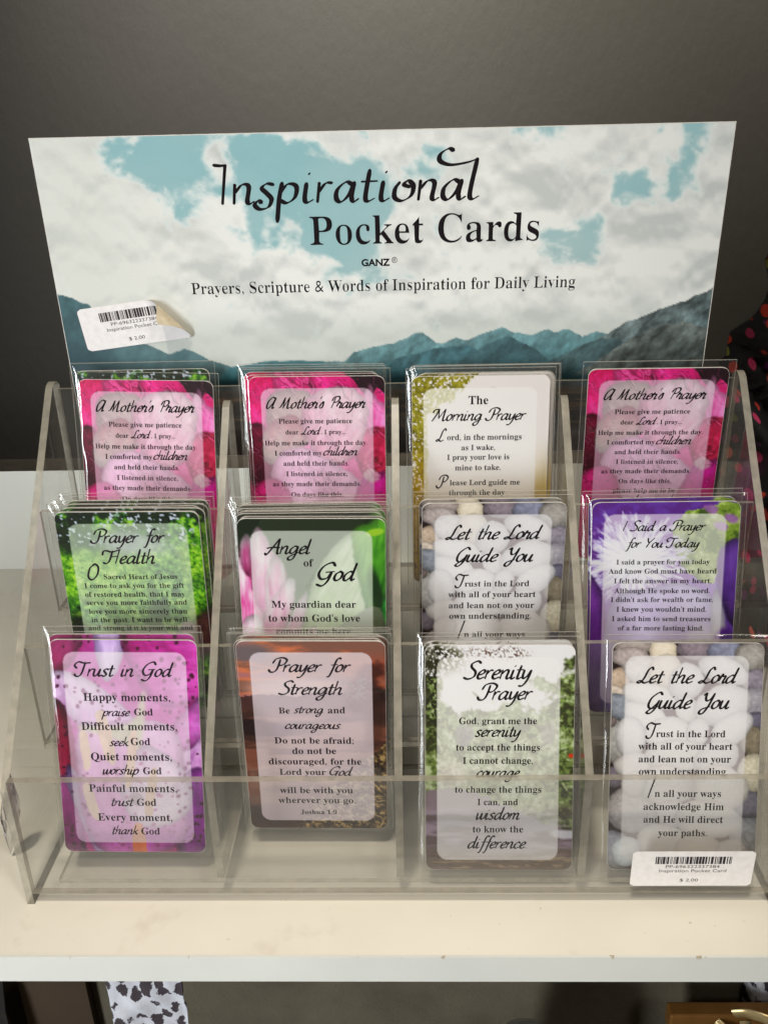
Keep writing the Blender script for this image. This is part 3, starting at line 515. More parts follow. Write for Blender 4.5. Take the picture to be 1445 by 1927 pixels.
class Letters:
    def __init__(s): s.V = []; s.F = []; s.k = 0
    def put(s, V, F, T):
        b = len(s.V); s.V += [T(*v) for v in V]; s.F += [tuple(b + i for i in f) for f in F]
    def line(s, style, text, x0, x1, yb, tall=None, tilt=0.0):
        if tall is None: tall = 0.8 if style in STY and len(text) > 1 else 1.0
        if style in STY: V, F = strokes_geo(text, *STY[style])
        else: V, F = FONT[(text, style)]
        a, b = V[:, 0].min(), V[:, 0].max(); k = (x1 - x0) / (b - a); s.k += 1
        s.put(V, F, lambda x, y, z: (x0 + (x - a) * k, yb + y * k * tall + tilt * (x - a) * k, z + s.k * 4e-6 * (1 if style in STY else 0)))
    def quad(s, x0, x1, y0, y1): s.put([(x0, y0, 0), (x1, y0, 0), (x1, y1, 0), (x0, y1, 0)], [(0, 1, 2, 3)], lambda x, y, z: (x, y, z))
    def mesh(s, name, mat, mm=0.001, z=0.0):
        return mesh_from(name, [(x * mm, y * mm, z + zz * 0.5) for x, y, zz in s.V], s.F, mat)
TEXT={
'mother':[
  ('B',"A Mother's Prayer",-21.74,20.43,77.43),
  ('S','Please give me patience',-16.64,14.59,70.88),
  ('S','dear',-13.88,-8.36,66.18),
  ('B','Lord',-7.48,1.33,66.1),
  ('S',', I pray...',1.31,11.7,66.21),
  ('S','Help me make it through the day.',-23.0,20.84,61.43),
  ('S','I comforted my',-18.99,1.29,56.93),
  ('B','children',1.72,16.5,56.93),
  ('S','and held their hands.',-15.4,12.8,52.4),
  ('S','I listened in silence,',-14.47,11.98,47.74),
  ('S','as they made their demands.',-20.46,17.76,43.24),
  ('S','On days like this,',-12.64,9.97,38.47),
  ('S','please help me to be',-14.76,12.07,33.87),
  ('S','an example of',-23.65,-5.39,29.54),
  ('B','love',-4.86,1.8,29.52),
  ('S','and',2.65,7.53,29.51),
  ('B','charity,',8.44,20.95,29.49),
],
'morning':[
  ('S','The',-4.99,3.22,78.99),
  ('A','Morning Prayer',-20.46,19.24,72.23),
  ('B','L',-18.79,-13.99,63.43),
  ('S','ord, in the mornings',-13.87,17.39,63.83),
  ('S','as I wake,',-7.86,6.35,59.41),
  ('S','I pray your love is',-13.85,12.43,55.25),
  ('S','mine to take.',-10.47,8.91,50.67),
  ('A','P',-18.77,-13.07,43.2),
  ('S','lease Lord guide me',-12.68,17.13,44.11),
  ('S','through the day',-13.06,10.84,39.69),
],
'health':[
  ('A','Prayer for',-15.83,14.54,77.71),
  ('A','Health',-11.93,9.42,68.55),
  ('A','O',-18.98,-13.52,61.31),
  ('S','Sacred Heart of Jesus',-12.32,17.53,61.53),
  ('S','I come to ask you for the gift',-20.72,19.85,57.51),
  ('S','of restored health, that I may',-21.03,19.89,53.57),
  ('S','serve you more faithfully and',-20.95,20.31,49.8),
  ('S','love you more sincerely than',-20.54,20.04,45.73),
  ('S','in the past. I want to be well',-20.03,19.66,41.83),
  ('S','and strong if it is your will and',-21.8,21.64,38.04),
],
'angel':[
  ('A','Angel',-18.64,0.16,76.47),
  ('S','of',-3.36,0.47,71.2),
  ('A','God',1.01,17.81,65.27),
  ('S','My guardian dear',-16.61,16.78,53.68),
  ('S',"to whom God's love",-18.06,18.29,47.67),
  ('S','commits me here',-15.14,14.65,41.99),
],
'pebbles':[
  ('B','Let the Lord',-19.47,19.56,75.21),
  ('B','Guide You',-15.66,16.31,65.17),
  ('A','T',-15.39,-9.41,53.48),
  ('S','rust in the Lord',-11.16,15.21,53.83),
  ('S','with all of your heart',-17.85,18.09,48.84),
  ('S','and lean not on your',-17.62,17.73,43.73),
  ('S','own understanding.',-17.33,16.72,38.72),
  ('A','I',-13.79,-10.58,29.47),
  ('S','n all your ways',-11.0,14.5,29.83),
  ('S','acknowledge Him',-15.14,15.82,24.48),
  ('S','and He will direct',-15.02,15.69,19.31),
  ('S','your paths.',-9.15,9.71,13.87),
],
'iprayer':[
  ('A','I Said a Prayer',-16.5,15.74,79.08),
  ('A','for You Today',-15.31,13.67,72.14),
  ('S','I said a prayer for you today',-18.58,17.89,65.07),
  ('S','And know God must have heard',-21.49,20.75,61.16),
  ('S','I felt the answer in my heart,',-19.31,18.94,57.05),
  ('S','Although He spoke no word.',-19.02,18.51,52.84),
  ('S',"I didn't ask for wealth or fame,",-20.41,20.05,49.06),
  ('S',"I knew you wouldn't mind.",-18.03,17.63,44.88),
  ('S','I asked him to send treasures',-19.72,19.42,40.8),
  ('S','of a far more lasting kind.',-17.21,16.85,36.77),
],
'trust':[
  ('A','Trust in God',-19.96,19.38,75.96),
  ('S','Happy moments,',-16.75,17.29,65.65),
  ('A','praise',-10.28,1.35,59.35),
  ('S','God',2.83,10.17,59.64),
  ('S','Difficult moments,',-18.38,19.37,53.35),
  ('A','seek',-7.77,-0.04,46.61),
  ('S','God',0.75,8.47,47.02),
  ('S','Quiet moments,',-15.48,16.69,40.38),
  ('A','worship',-11.27,3.45,34.37),
  ('S','God',4.94,12.32,34.48),
  ('S','Painful moments,',-17.19,18.1,26.63),
  ('A','trust',-8.65,0.7,20.53),
  ('S','God',1.68,9.52,20.62),
  ('S','Every moment,',-14.45,15.59,13.89),
  ('A','thank',-9.11,1.62,7.92),
  ('S','God',2.73,10.3,7.87),
],
'strength':[
  ('A','Prayer for',-16.96,15.45,77.21),
  ('A','Strength',-13.6,11.71,66.82),
  ('S','Be',-13.76,-9.4,57.83),
  ('A','strong',-7.88,3.91,58.07),
  ('S','and',5.59,12.47,57.96),
  ('A','courageous.',-11.8,10.61,50.56),
  ('S','Do not be afraid;',-16.32,15.42,43.37),
  ('S','do not be',-9.39,8.26,38.26),
  ('S','discouraged, for the',-19.24,18.31,33.02),
  ('S','Lord your',-15.19,3.68,27.76),
  ('A','God',4.6,14.89,27.46),
  ('S','will be with you',-15.6,14.53,18.43),
  ('S','wherever you go.',-16.53,15.48,13.28),
  ('S','Joshua 1:9',-7.48,7.57,7.51),
],
'serenity':[
  ('A','Serenity',-14.26,12.33,77.45),
  ('A','Prayer',-9.0,12.74,69.26),
  ('S','God, grant me the',-15.59,14.28,59.46),
  ('A','serenity',-9.55,8.31,54.51),
  ('S','to accept the things',-16.76,15.55,48.88),
  ('S','I cannot change,',-14.11,12.9,43.54),
  ('A','courage',-8.93,8.13,38.24),
  ('S','to change the things',-17.17,16.29,31.82),
  ('S','I can, and',-8.43,7.32,26.73),
  ('A','wisdom',-9.07,8.07,20.89),
  ('S','to know the',-10.24,9.47,15.52),
  ('A','difference.',-12.31,10.82,9.02),
],
}

# ================================================================== the setting
W = 0.2947; Y1, Y2, Y3 = -0.0003, 0.0344, 0.0710
wall = structure(MB().box(-3, 3, 0.50, 0.55, -1.6, 2.6).build("wall", M_wall))
shelf = empty("display_shelf", "white laminate shelf with low back board under the acrylic card rack", "shelf", (0.15, 0.13, -0.0125))
def local(o, parent): o.parent = parent; o.matrix_parent_inverse = Matrix.Translation(-Vector(parent.location)); return o
b = MB().box(-0.75, 1.05, -0.0237, 0.2935, -0.0125, 0.0); o = local(b.build("shelf_board", M_shelf), shelf)
o = local(MB().box(-0.75, 1.05, -0.0247, -0.02372, -0.0126, 0.0001).build("edge_strip", M_band), shelf)
mb = MB(); mb.box(-0.75, 1.05, 0.29352, 0.3170, -0.0125, 0.0732); mb.M = [0, 1, 0, 0, 0, 0]
o = local(mb.build("back_board", [M_back, M_chip]), shelf)
cab = empty("low_cabinet", "dark cabinet under the shelf, olive inside with a brown upright at its left", "cabinet", (0.27, 0.11, -0.262))
local(MB().box(-0.035, 0.62, 0.104, 0.116, -0.262, -0.0127).build("back_panel", M_olive), cab)
local(MB().box(-0.0745, -0.0352, 0.098, 0.118, -0.262, -0.0127).build("upright", M_brown), cab)
low = structure(MB().box(-0.75, 1.05, -0.02, 0.40, -0.275, -0.262).build("lower_shelf", M_brown))

# ================================================================== acrylic card rack
rack = empty("acrylic_card_rack", "clear acrylic three-tier rack with four columns, standing on the white shelf", "display rack", (0, 0, 0))
AM = [M_acrylic, M_edge]; AD = [M_acrylic_div, M_edge]
def rounded_top(y0, z0, yt, zt, yr, zb, r=0.0035):
    """side outline: foot front, kink, sloping front edge up to a rounded peak, straight back edge"""
    d = Vector((yt - y0, zt - z0)).normalized(); pts = [(y0, zb), (y0, z0)]
    p = Vector((yt, zt)) - d * r * 1.2; pts.append((p.x, p.y)); e = Vector((yr, zt - r * 1.1)); c = Vector((yt, zt))
    for k in range(1, 6):
        t = k / 6; q = (1 - t) ** 2 * p + 2 * t * (1 - t) * (c + Vector(((yr - yt) * 0.5, 0.0005))) + t * t * e; pts.append((q.x, q.y))
    pts += [(yr, zt - r * 1.1), (yr, zb)]; return pts
side = rounded_top(0, 0.0562, 0.1085, 0.1847, 0.1140, 0.0)
MB().prism(side, 0, 0.003).build("side_panel", AM, rack); MB().prism(side, W - 0.003, W).build("side_panel", AM, rack)
div = rounded_top(0.0029, 0.0608, 0.1005, 0.1776, 0.1050, 0.0107)
for x in (0.07631, 0.14697, 0.21714): MB().prism(div, x, x + 0.003).build("divider", AD, rack)
xi0, xi1 = 0.00305, W - 0.00305
MB().box(xi0, xi1, Y1, Y1 + 0.003, 0.0058, 0.061, 0, (1, 1)).build("front_lip", AM, rack)
MB().box(xi0, xi1, Y2, Y2 + 0.0023, 0.0520, 0.0973, 0, (1, 1)).build("front_lip", AM, rack)
MB().box(xi0, xi1, Y3, Y3 + 0.0020, 0.0940, 0.1393, 0, (1, 1)).build("front_lip", AM, rack)
MB().box(xi0, xi1, 0.1119, 0.1138, 0.0060, 0.1794, 0, (1, 1)).build("back_panel", AM, rack)
MB().box(0.0134, xi1 - 0.010, Y1 + 0.0032, 0.0700, 0.0082, 0.0105, 0, (1, 2)).build("tier_floor", AM, rack)
MB().box(xi0, xi1, Y2 - 0.0006, 0.0712, 0.0496, 0.0518, 0, (1, 2)).build("tier_floor", AM, rack)
MB().box(xi0, xi1, Y3 - 0.0006, 0.1117, 0.0916, 0.0938, 0, (1, 2)).build("tier_floor", AM, rack)
MB().box(xi0, xi1, Y2 + 0.0345, Y2 + 0.0360, 0.0107, 0.0494, 0, (1, 1)).build("riser", AD, rack)

# ================================================================== header board
BWm, BHm = 272.5, 134.6
def pxb(px, py):
    xl = 50 + 0.188 * (py - 265); w = 1338 - 0.3226 * (py - 265); return (px - xl) / w * BWm, (py - (265 - 0.032 * (px - 50))) * 0.2176
def pic_banner(p):
    f = np.full(p.U.shape, 0.0)
    for x, y, rx, ry, a in [(260, 290, 90, 40, .9), (230, 330, 50, 30, .7), (340, 300, 70, 30, .6), (500, 300, 120, 45, .95), (430, 360, 100, 50, .8), (560, 350, 110, 60, .8), (660, 370, 100, 60, .9), (770, 360, 60, 60, .8), (810, 280, 60, 30, .9), (480, 440, 50, 30, .4), (640, 430, 50, 50, .7), (710, 490, 70, 40, .9), (770, 440, 80, 30, .4), (1230, 325, 60, 45, .9), (1190, 280, 60, 30, .4),
                             (1140, 425, 80, 30, .9), (1080, 472, 70, 18, .9), (900, 600, 110, 16, .45), (910, 555, 60, 20, .4), (380, 262, 40, 15, .7), (560, 262, 60, 20, .7), (1290, 470, 50, 20, .3), (1210, 640, 40, 10, .3), (110, 480, 30, 20, .2),
                             (110, 340, 70, 100, -1), (190, 440, 110, 90, -1), (300, 540, 190, 80, -1), (405, 275, 30, 40, -.8), (530, 470, 110, 45, -1), (700, 285, 85, 30, -1.1), (640, 250, 60, 25, -.9), (880, 262, 24, 40, -.8), (1000, 330, 120, 90, -1), (900, 430, 110, 50, -.7), (1280, 400, 90, 50, -.6), (1330, 500, 90, 70, -.9), (900, 520, 170, 25, -.6), (1100, 550, 200, 40, -.8), (470, 600, 200, 50, -1), (700, 620, 200, 25, -.9), (300, 380, 40, 30, -.4)]:
        u, v = pxb(x, y); f += a * np.exp(-(((p.U - u) / (rx / 4.7)) ** 2 + ((p.V - v) / (ry * 0.2176)) ** 2) * 0.8)
    w = p.noise(26, 3, 3) * 0.8; n = p.noise(17, 8, 6, 0.52, (0.9, 1.1), w); n2 = p.noise(8, 18, 5, 0.55, (0.95, 1.1), w)
    b = p.step(f * 0.5 + (n - 0.5) * 2.6 + 0.06 + (n2 - 0.5) * 0.9, 0.05, 0.64)[..., None]
    blue = np.array([146, 194, 200]) / 255 + (p.noise(30, 5, 3)[..., None] - 0.5) * np.array([.14, .05, .03]); blue = blue + ((p.V / 90)[..., None]) * np.array([.08, .02, 0.0])
    sh = p.noise(19, 28, 6, 0.47, (0.9, 1.15), w * 0.8); up = np.concatenate([sh[:1].repeat(7, 0), sh[:-7]], 0) - sh; light = np.clip(0.72 + up * 5.4 + (sh - 0.5) * 0.8, 0, 1)[..., None]
    cl = np.array([206, 210, 206]) / 255 * (1 - light) + np.array([248, 248, 242]) / 255 * light
    gx = p.step(p.U, 200, 270)[..., None] * 0.1; cl = cl * (1 - gx) + np.array([176, 190, 188]) / 255 * gx
    lx = p.step(90 - p.U, 0, 80)[..., None] * 0.6; cl = cl * (1 - lx) + np.array([226, 228, 216]) / 255 * lx
    ed_ = np.clip(b * (1 - b) * 4, 0, 1) * 0.75; cl = cl * (1 - ed_) + np.array([252, 252, 246]) / 255 * ed_; b = b ** 1.5 * 0.92
    p.c = blue * b + cl * (1 - b)
    low = p.step(p.V, 66, 84)[..., None] * 0.55; p.c = p.c * (1 - low) + np.array([206, 210, 198]) / 255 * low
    def ridge(pts, top, bot, rough=0.6, seed=0, depth=26, rock=0.25):
        rock = rock * 1.4; xs = [q[0] for q in pts]; ys = [q[1] for q in pts]; y = np.interp(p.U, xs, ys) + (p.noise(3.4, seed, 4, 0.62, (1, 0.0)) - 0.5) * rough * 2
        m = p.step(p.V - y, -0.12, 0.25) * ((p.U > xs[0]) & (p.U < xs[-1])); t = np.clip((p.V - y) / depth, 0, 1)[..., None]
        vn = (p.noise(4.5, seed + 2, 6, 0.66, (1.3, 0.6), (p.V * 0.14)) - 0.5)[..., None]
        p.put(m, np.clip((np.array(top) / 255 * (1 - t) + np.array(bot) / 255 * t) * (1 + vn * rock * 3), 0, 1))
    ridge([(96, 91.5), (119, 91.2), (123, 87.7), (131, 85.5), (141.5, 83.4), (149.4, 80.1), (152.7, 79.3), (158, 83.4), (162, 84.4), (167, 82), (172, 82.6), (178.4, 80.2), (186.2, 77.7), (190.7, 79.6), (198.6, 81.5), (206, 78.9), (208.5, 80), (214, 78.8), (220, 82), (226, 80.2), (232, 82)], (92, 138, 144), (34, 84, 94), 0.7, 4)
    ridge([(226, 84), (230, 81.8), (238, 76.1), (244.6, 74.4), (251, 71.3), (258, 69.6), (261.3, 68), (273, 62.8)], (96, 110, 110), (52, 74, 78), 0.8, 9, 26, 0.45)
    ridge([(-2, 60), (1.8, 60.8), (6.5, 62.2), (9.5, 64.1), (12.8, 64.8), (18, 72), (25, 81.8), (31.6, 81.5), (37, 83.2), (44, 87), (50.6, 84.6), (55, 86.3), (61.4, 90), (69.2, 92.4), (75, 96)], (78, 116, 122), (30, 62, 72), 0.4, 12, 26, 0.12)
    ridge([(66, 96), (70, 93), (78, 92.1), (85, 90.8), (99, 90.6), (113, 91.5), (121, 94), (130, 99)], (60, 118, 128), (30, 76, 88), 0.3, 14, 20, 0.1)
    ridge([(126, 98), (140, 91), (160, 86), (172, 85.5), (184, 90), (196, 95), (204, 98)], (52, 98, 108), (30, 70, 80), 0.7, 22, 20, 0.3)
    ridge([(150, 99), (168, 93), (182, 84), (189, 81.5), (200, 87), (212, 96), (220, 100)], (50, 86, 94), (26, 58, 66), 0.7, 24, 20, 0.3)
    ridge([(196, 99), (208, 92), (218, 87), (228, 83), (236, 84), (246, 92), (256, 98)], (56, 82, 86), (28, 52, 58), 0.8, 26, 20, 0.35)
    ridge([(214, 101), (226, 94), (240, 84), (252, 78), (262, 77), (273, 80)], (82, 88, 84), (44, 52, 50), 0.9, 28, 22, 0.5)
    p.put(p.step(p.V, 60, 80) * (1 - p.step(p.V, 92, 100)) * 0.2, (176, 192, 192)); p.put(p.step(p.V, 97, 101), (22, 54, 60)); p.put(p.step(p.V, 103.5, 105), (62, 46, 26))
    t = p.noise(5, 33, 5, 0.62, (0.3, 2.4)); p.put(p.step(t, 0.5, 0.42) * p.step(p.V, 104, 106), (20, 14, 10)); p.put(p.step(t, 0.58, 0.66) * p.step(p.V, 105, 108), (116, 84, 44))
    p.put(p.step(p.V, 118, 126) * 0.85, (18, 12, 8))
NR, NC = 250, 520
uu = np.linspace(0, 1, NC); vv = np.linspace(0, 1, NR); UU, VV = np.meshgrid(uu * BWm, vv * BHm)
board = empty("header_board", "sky and mountains board reading Inspirational Pocket Cards, upright behind the rack", "sign")
th = -0.0446; Yb = Vector((0, math.sin(th), math.cos(th))); Zb = Vector((1, 0, 0)).cross(Yb)
mt = Matrix((Vector((1, 0, 0)), Yb, Zb)).transposed().to_4x4(); mt.translation = Vector((0.00761, 0.11199 + 0.0015, 0.27941)) - Yb * (BHm / 1000) ; BM = mt
board.matrix_world = mt
o = MB().box(0, BWm / 1000, 0, BHm / 1000, -0.0012, 0.0).build("board", M_stock, board)
XY = np.stack([UU / 1000, (BHm - VV) / 1000], -1)
XYi = XY.copy(); XYi[..., 0] = XY[..., 0].clip(0.0003, BWm / 1000 - 0.0003); XYi[..., 1] = XY[..., 1].clip(0.0003, BHm / 1000 - 0.0003)
obj("printed_picture", grid_print("printed_picture", XYi, np.stack([UU, VV], -1), pic_banner, M_banner, 0.00006, 0.86, 0.15, 0.9), board)

TEXT_ = TEXT
items = {(t, 'S') for k in TEXT_ for (st, t, *_) in TEXT_[k] if st == 'S'} | {("Pocket Cards", 'P'), ("Prayers, Scripture & Words of Inspiration for Daily Living", 'P'), ("GANZ", 'W'), ("®", 'N'), ("PP-696322337384", 'N'), ("Inspiration Pocket Card", 'N'), ("$ 2.00", 'N')}
fonts_prepare(sorted(items))
L = Letters(); H_ = BHm
L.line("C", "Inspirational", 70.6, 175.4, H_ - 26.0, 0.84)
L.line('P', "Pocket Cards", 107.5, 199.7, H_ - 42.5, 1.0); L.line('W', "GANZ", 127.9, 139.6, H_ - 51.3, 0.95); L.line('N', "®", 140.2, 142.6, H_ - 50.3); L.line('P', "Prayers, Scripture & Words of Inspiration for Daily Living", 56.8, 215.6, H_ - 61.5, 1.08)
obj("lettering", L.mesh("lettering", M_ink, z=0.00012), board)

# ================================================================== price stickers
def sticker(name, label, wmm, hmm, curl=None):
    """local frame: x right, y up, z out of the sheet, origin at the lower left corner; curl = (ax, ay, dx, dy, R)"""
    nu, nv = (46, 22); r = 1.6; V = []; F = []
    def bend(x, y, z):
        if not curl: return (x, y, z)
        ax, ay, dx, dy, R = curl; s = (x - ax) * dx + (y - ay) * dy
        if s <= 0: return (x, y, z)
        a = s / R; q = (R - z) * math.sin(a); h = R - (R - z) * math.cos(a); return (x - dx * (s - q), y - dy * (s - q), h)
    for j in range(nv + 1):
        y = hmm * j / nv; e = max(0, r - y, y - (hmm - r)); ins = r - math.sqrt(max(0, r * r - e * e))
        for i in range(nu + 1): x = ins + (wmm - 2 * ins) * i / nu; V.append((x, y))
    n = len(V); VV = [bend(x, y, 0.05) for x, y in V] + [bend(x, y, -0.05) for x, y in V]; w = nu + 1; M = []
    for j in range(nv):
        for i in range(nu):
            a = j * w + i; F.append((a, a + 1, a + w + 1, a + w)); M.append(0); F.append((n + a, n + a + w, n + a + w + 1, n + a + 1)); M.append(1)
    root = empty(name, label, "price sticker", group="price stickers")
    obj("label_paper", mesh_from("label_paper", [(x / 1000, y / 1000, z / 1000) for x, y, z in VV], F, [M_label, M_labelback], M, True), root)
    L = Letters(); rng = random.Random(7); x = wmm * 0.19; xe = wmm * 0.82; y0, y1 = hmm * 0.64, hmm * 0.85
    while x < xe:
        bw = rng.choice([0.25, 0.25, 0.45, 0.7, 0.95]); bw = min(bw, xe - x); nseg = 3
        for k in range(nseg): L.quad(x, x + bw, y0 + (y1 - y0) * k / nseg, y0 + (y1 - y0) * (k + 1) / nseg)
        x += bw + rng.choice([0.2, 0.25, 0.35, 0.5])
    L.line('N', "PP-696322337384", wmm * 0.28, wmm * 0.72, hmm * 0.525, 0.72); L.line('N', "Inspiration Pocket Card", wmm * 0.23, wmm * 0.78, hmm * 0.40, 0.8); L.line('N', "$ 2.00", wmm * 0.41, wmm * 0.56, hmm * 0.13, 0.75)
    me = mesh_from("lettering", [tuple(c / 1000 for c in bend(x, y, 0.1 + z * 1000)) for x, y, z in L.V], L.F, M_inkgrey); obj("lettering", me, root)
    return root
s1 = sticker("price_sticker", "white barcode price sticker with its upper right corner peeling off the header board", 46.2, 18.2, (28.8, 18.2, 0.80, 0.60, 4.2))
a = R_(7.0); q = BM @ Matrix.Translation((0.0093, (BHm - 85.2) / 1000, 0.00025)) @ Matrix.Rotation(a, 4, 'Z'); s1.matrix_world = q
s2 = sticker("price_sticker", "flat white barcode price sticker on the front lip, below the lower right pebble card", 46.2, 17.3)
s2.matrix_world = Matrix(((1, 0, 0, 0.2368), (0, 0, -1, Y1 - 0.0001), (0, 1, 0, 0.0097), (0, 0, 0, 1)))

# ================================================================== pocket cards in clear sleeves
CW, CH = 57.0, 90.75
def rr_grid(w, h, r, nr, nc):
    """grid over a rounded rectangle; rows crowd towards the rounded ends"""
    ys = np.concatenate([np.linspace(0, r, 9)[:-1], np.linspace(r, h - r, nr - 16), np.linspace(h - r, h, 9)[1:]]); X = []; 
    for y in ys:
        e = max(0.0, r - y, y - (h - r)); ins = r - math.sqrt(max(0, r * r - e * e)); X.append(ins + (w - 2 * ins) * np.linspace(0, 1, nc))
    X = np.array(X); Yg = np.repeat(ys[:, None], nc, 1); return X, Yg
GX, GV = rr_grid(CW, CH, 3.2, 238, 150)
PRINT = {}; LETTER = {}
def print_mesh(k):
    if k not in PRINT:
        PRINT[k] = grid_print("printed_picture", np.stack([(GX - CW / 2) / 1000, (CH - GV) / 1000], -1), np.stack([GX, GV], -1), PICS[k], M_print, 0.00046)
        L = Letters()
        for st, t, x0, x1, yb in TEXT_[k]: L.line(st, t, x0, x1, yb)
        LETTER[k] = L.mesh("lettering", M_ink if k in ('mother', 'pebbles', 'morning', 'angel', 'serenity', 'iprayer') else M_ink2, z=0.00052)
    return PRINT[k], LETTER[k]
t = NT("soft_black_ink"); M_ink2 = t.done(t.pbr(t.ramp(t.noise(t.coords(), 900, 3), [(0.3, rgb(40, 32, 40)), (0.8, rgb(46, 38, 44))]), 0.8, spec=0.12))
def stock_mesh():
    n = 8; pts = []
    r = 3.25; w = CW / 2 + 0.12; h = CH + 0.12
    for cx, cyy, a0 in ((w - r, -0.12 + r, -90), (w - r, h - r, 0), (-w + r, h - r, 90), (-w + r, -0.12 + r, 180)):
        for k in range(n + 1): a = R_(a0 + 90 * k / n); pts.append((cx + r * math.cos(a), cyy + r * math.sin(a)))
    N = len(pts); V = [(x / 1000, y / 1000, -0.0004) for x, y in pts] + [(x / 1000, y / 1000, 0.0004) for x, y in pts]
    return mesh_from("card_stock", V, [tuple(range(N))[::-1], tuple(range(N, 2 * N))] + [(i, (i + 1) % N, N + (i + 1) % N, N + i) for i in range(N)], M_stock)
STOCK = stock_mesh()
def sleeve_mesh(seed, puff=1.0, sx=0.0):
    """a clear bag a little larger than the card: bulged front sheet, flat back sheet, crimped seams"""
    rng = np.random.RandomState(seed); w, h = 61.8, 95.6; ox = -w / 2 + sx; oy = -1.6; nx, ny = 60, 84
    xs = np.linspace(0, 1, nx); ys = np.linspace(0, 1, ny); xs = 0.5 - 0.5 * np.cos(np.pi * xs) * (0.35 + 0.65 * np.abs(np.cos(np.pi * xs)) ** 0.3); xs = (xs - xs.min()) / (xs.max() - xs.min())
    X, Yy = np.meshgrid(xs * w, ys * h); p = Pic(X, Yy)
    d = np.minimum.reduce([X, w - X, Yy * 1.0, (h - Yy) * 0.75]); d = np.clip(d, 0, None)
    k = np.clip(d / 4.2, 0, 1); z = 0.15 + (0.85 + 0.5 * puff) * (1 - (1 - k) ** 2.2)
    z += (p.noise(16, seed, 3, 0.5, (1, 0.6)) - 0.5) * (0.55 if puff < 1 else 0.95) * k * puff + (p.noise(5, seed + 9, 3, 0.5, (1.2, 0.3)) - 0.5) * 0.28 * (1 - k) ** 0.5 * np.clip(d, 0, 1)
    px = X + ox + (p.noise(26, seed + 4, 2, 0.5, (0.0, 1.0)) - 0.5) * 0.9 * (1 - k); py = Yy + oy + (p.noise(26, seed + 5, 2, 0.5, (1.0, 0.0)) - 0.5) * 0.8 * (1 - k)
    V = np.stack([px, py, z], -1).reshape(-1, 3) / 1000; F = [(j * nx + i, j * nx + i + 1, (j + 1) * nx + i + 1, (j + 1) * nx + i) for j in range(ny - 1) for i in range(nx - 1)]; M = [0] * len(F)
    b = len(V); V = np.concatenate([V, np.array([(ox, oy, -0.6), (ox + w, oy, -0.6), (ox + w, oy + h, -0.6), (ox, oy + h, -0.6)]) / 1000]); F.append((b + 3, b + 2, b + 1, b)); M.append(1)
    # the welded rim: a thin bright bead along the top and the sides
    def bead(p0, p1, r=0.14):
        nonlocal V, F, M
        b = len(V); p0 = np.array(p0); p1 = np.array(p1); dd = (p1 - p0) / np.linalg.norm(p1 - p0); nn = np.array([-dd[1], dd[0], 0]) * r; zz = np.array([0, 0, r])
        Q = [q + o_ for q in (p0, p1) for o_ in (nn, zz, -nn, -zz)]; V = np.concatenate([V, np.array(Q) / 1000])
        for i in range(4): F.append((b + i, b + (i + 1) % 4, b + 4 + (i + 1) % 4, b + 4 + i)); M.append(2)
    bead((ox, oy + h, 0.1), (ox + w, oy + h, 0.1), 0.2); bead((ox, oy, 0.1), (ox, oy + h, 0.1), 0.12); bead((ox + w, oy, 0.1), (ox + w, oy + h, 0.1), 0.12)
    return mesh_from("sleeve", V, F, [M_film, M_filmback, M_bead], M, True)
t = NT("film_weld"); tr = t.n('ShaderNodeBsdfTransparent'); tr.inputs[0].default_value = (0.97, 0.97, 0.96, 1)
M_bead = t.done(t.mix(0.2, tr.outputs[0], t.pbr(rgb(214, 208, 198), 0.12)))
SLEEVE_COMMON = [sleeve_mesh(900 + i, 0.3) for i in range(3)]
def pose(x, y, z, l, r, w):
    Rr = Vector((math.cos(w), math.sin(w), 0)); up = Vector((0, math.sin(l), math.cos(l))); up = (up - Rr * up.dot(Rr)).normalized()
    R2 = Rr * math.cos(r) + up * math.sin(r); U2 = -Rr * math.sin(r) + up * math.cos(r); n = R2.cross(U2)
    mm = Matrix((R2, U2, n)).transposed().to_4x4(); mm.translation = Vector((x, y, z)); return mm
ORD = ['directly', 'second', 'third', 'fourth', 'fifth', 'sixth', 'seventh']
def card(kind, M, label, sleeve, group="pocket cards in clear sleeves"):
    e = empty("pocket_card", label, "pocket card", group=group); e.matrix_world = M
    pm, lm = print_mesh(kind); obj("card_stock", STOCK, e); obj("printed_picture", pm, e); obj("lettering", lm, e); obj("sleeve", sleeve, e); return e
ROWN = {'F': 'bottom tier', 'M': 'middle tier', 'T': 'top tier'}; COLN = ['first column', 'second column', 'third column', 'fourth column']
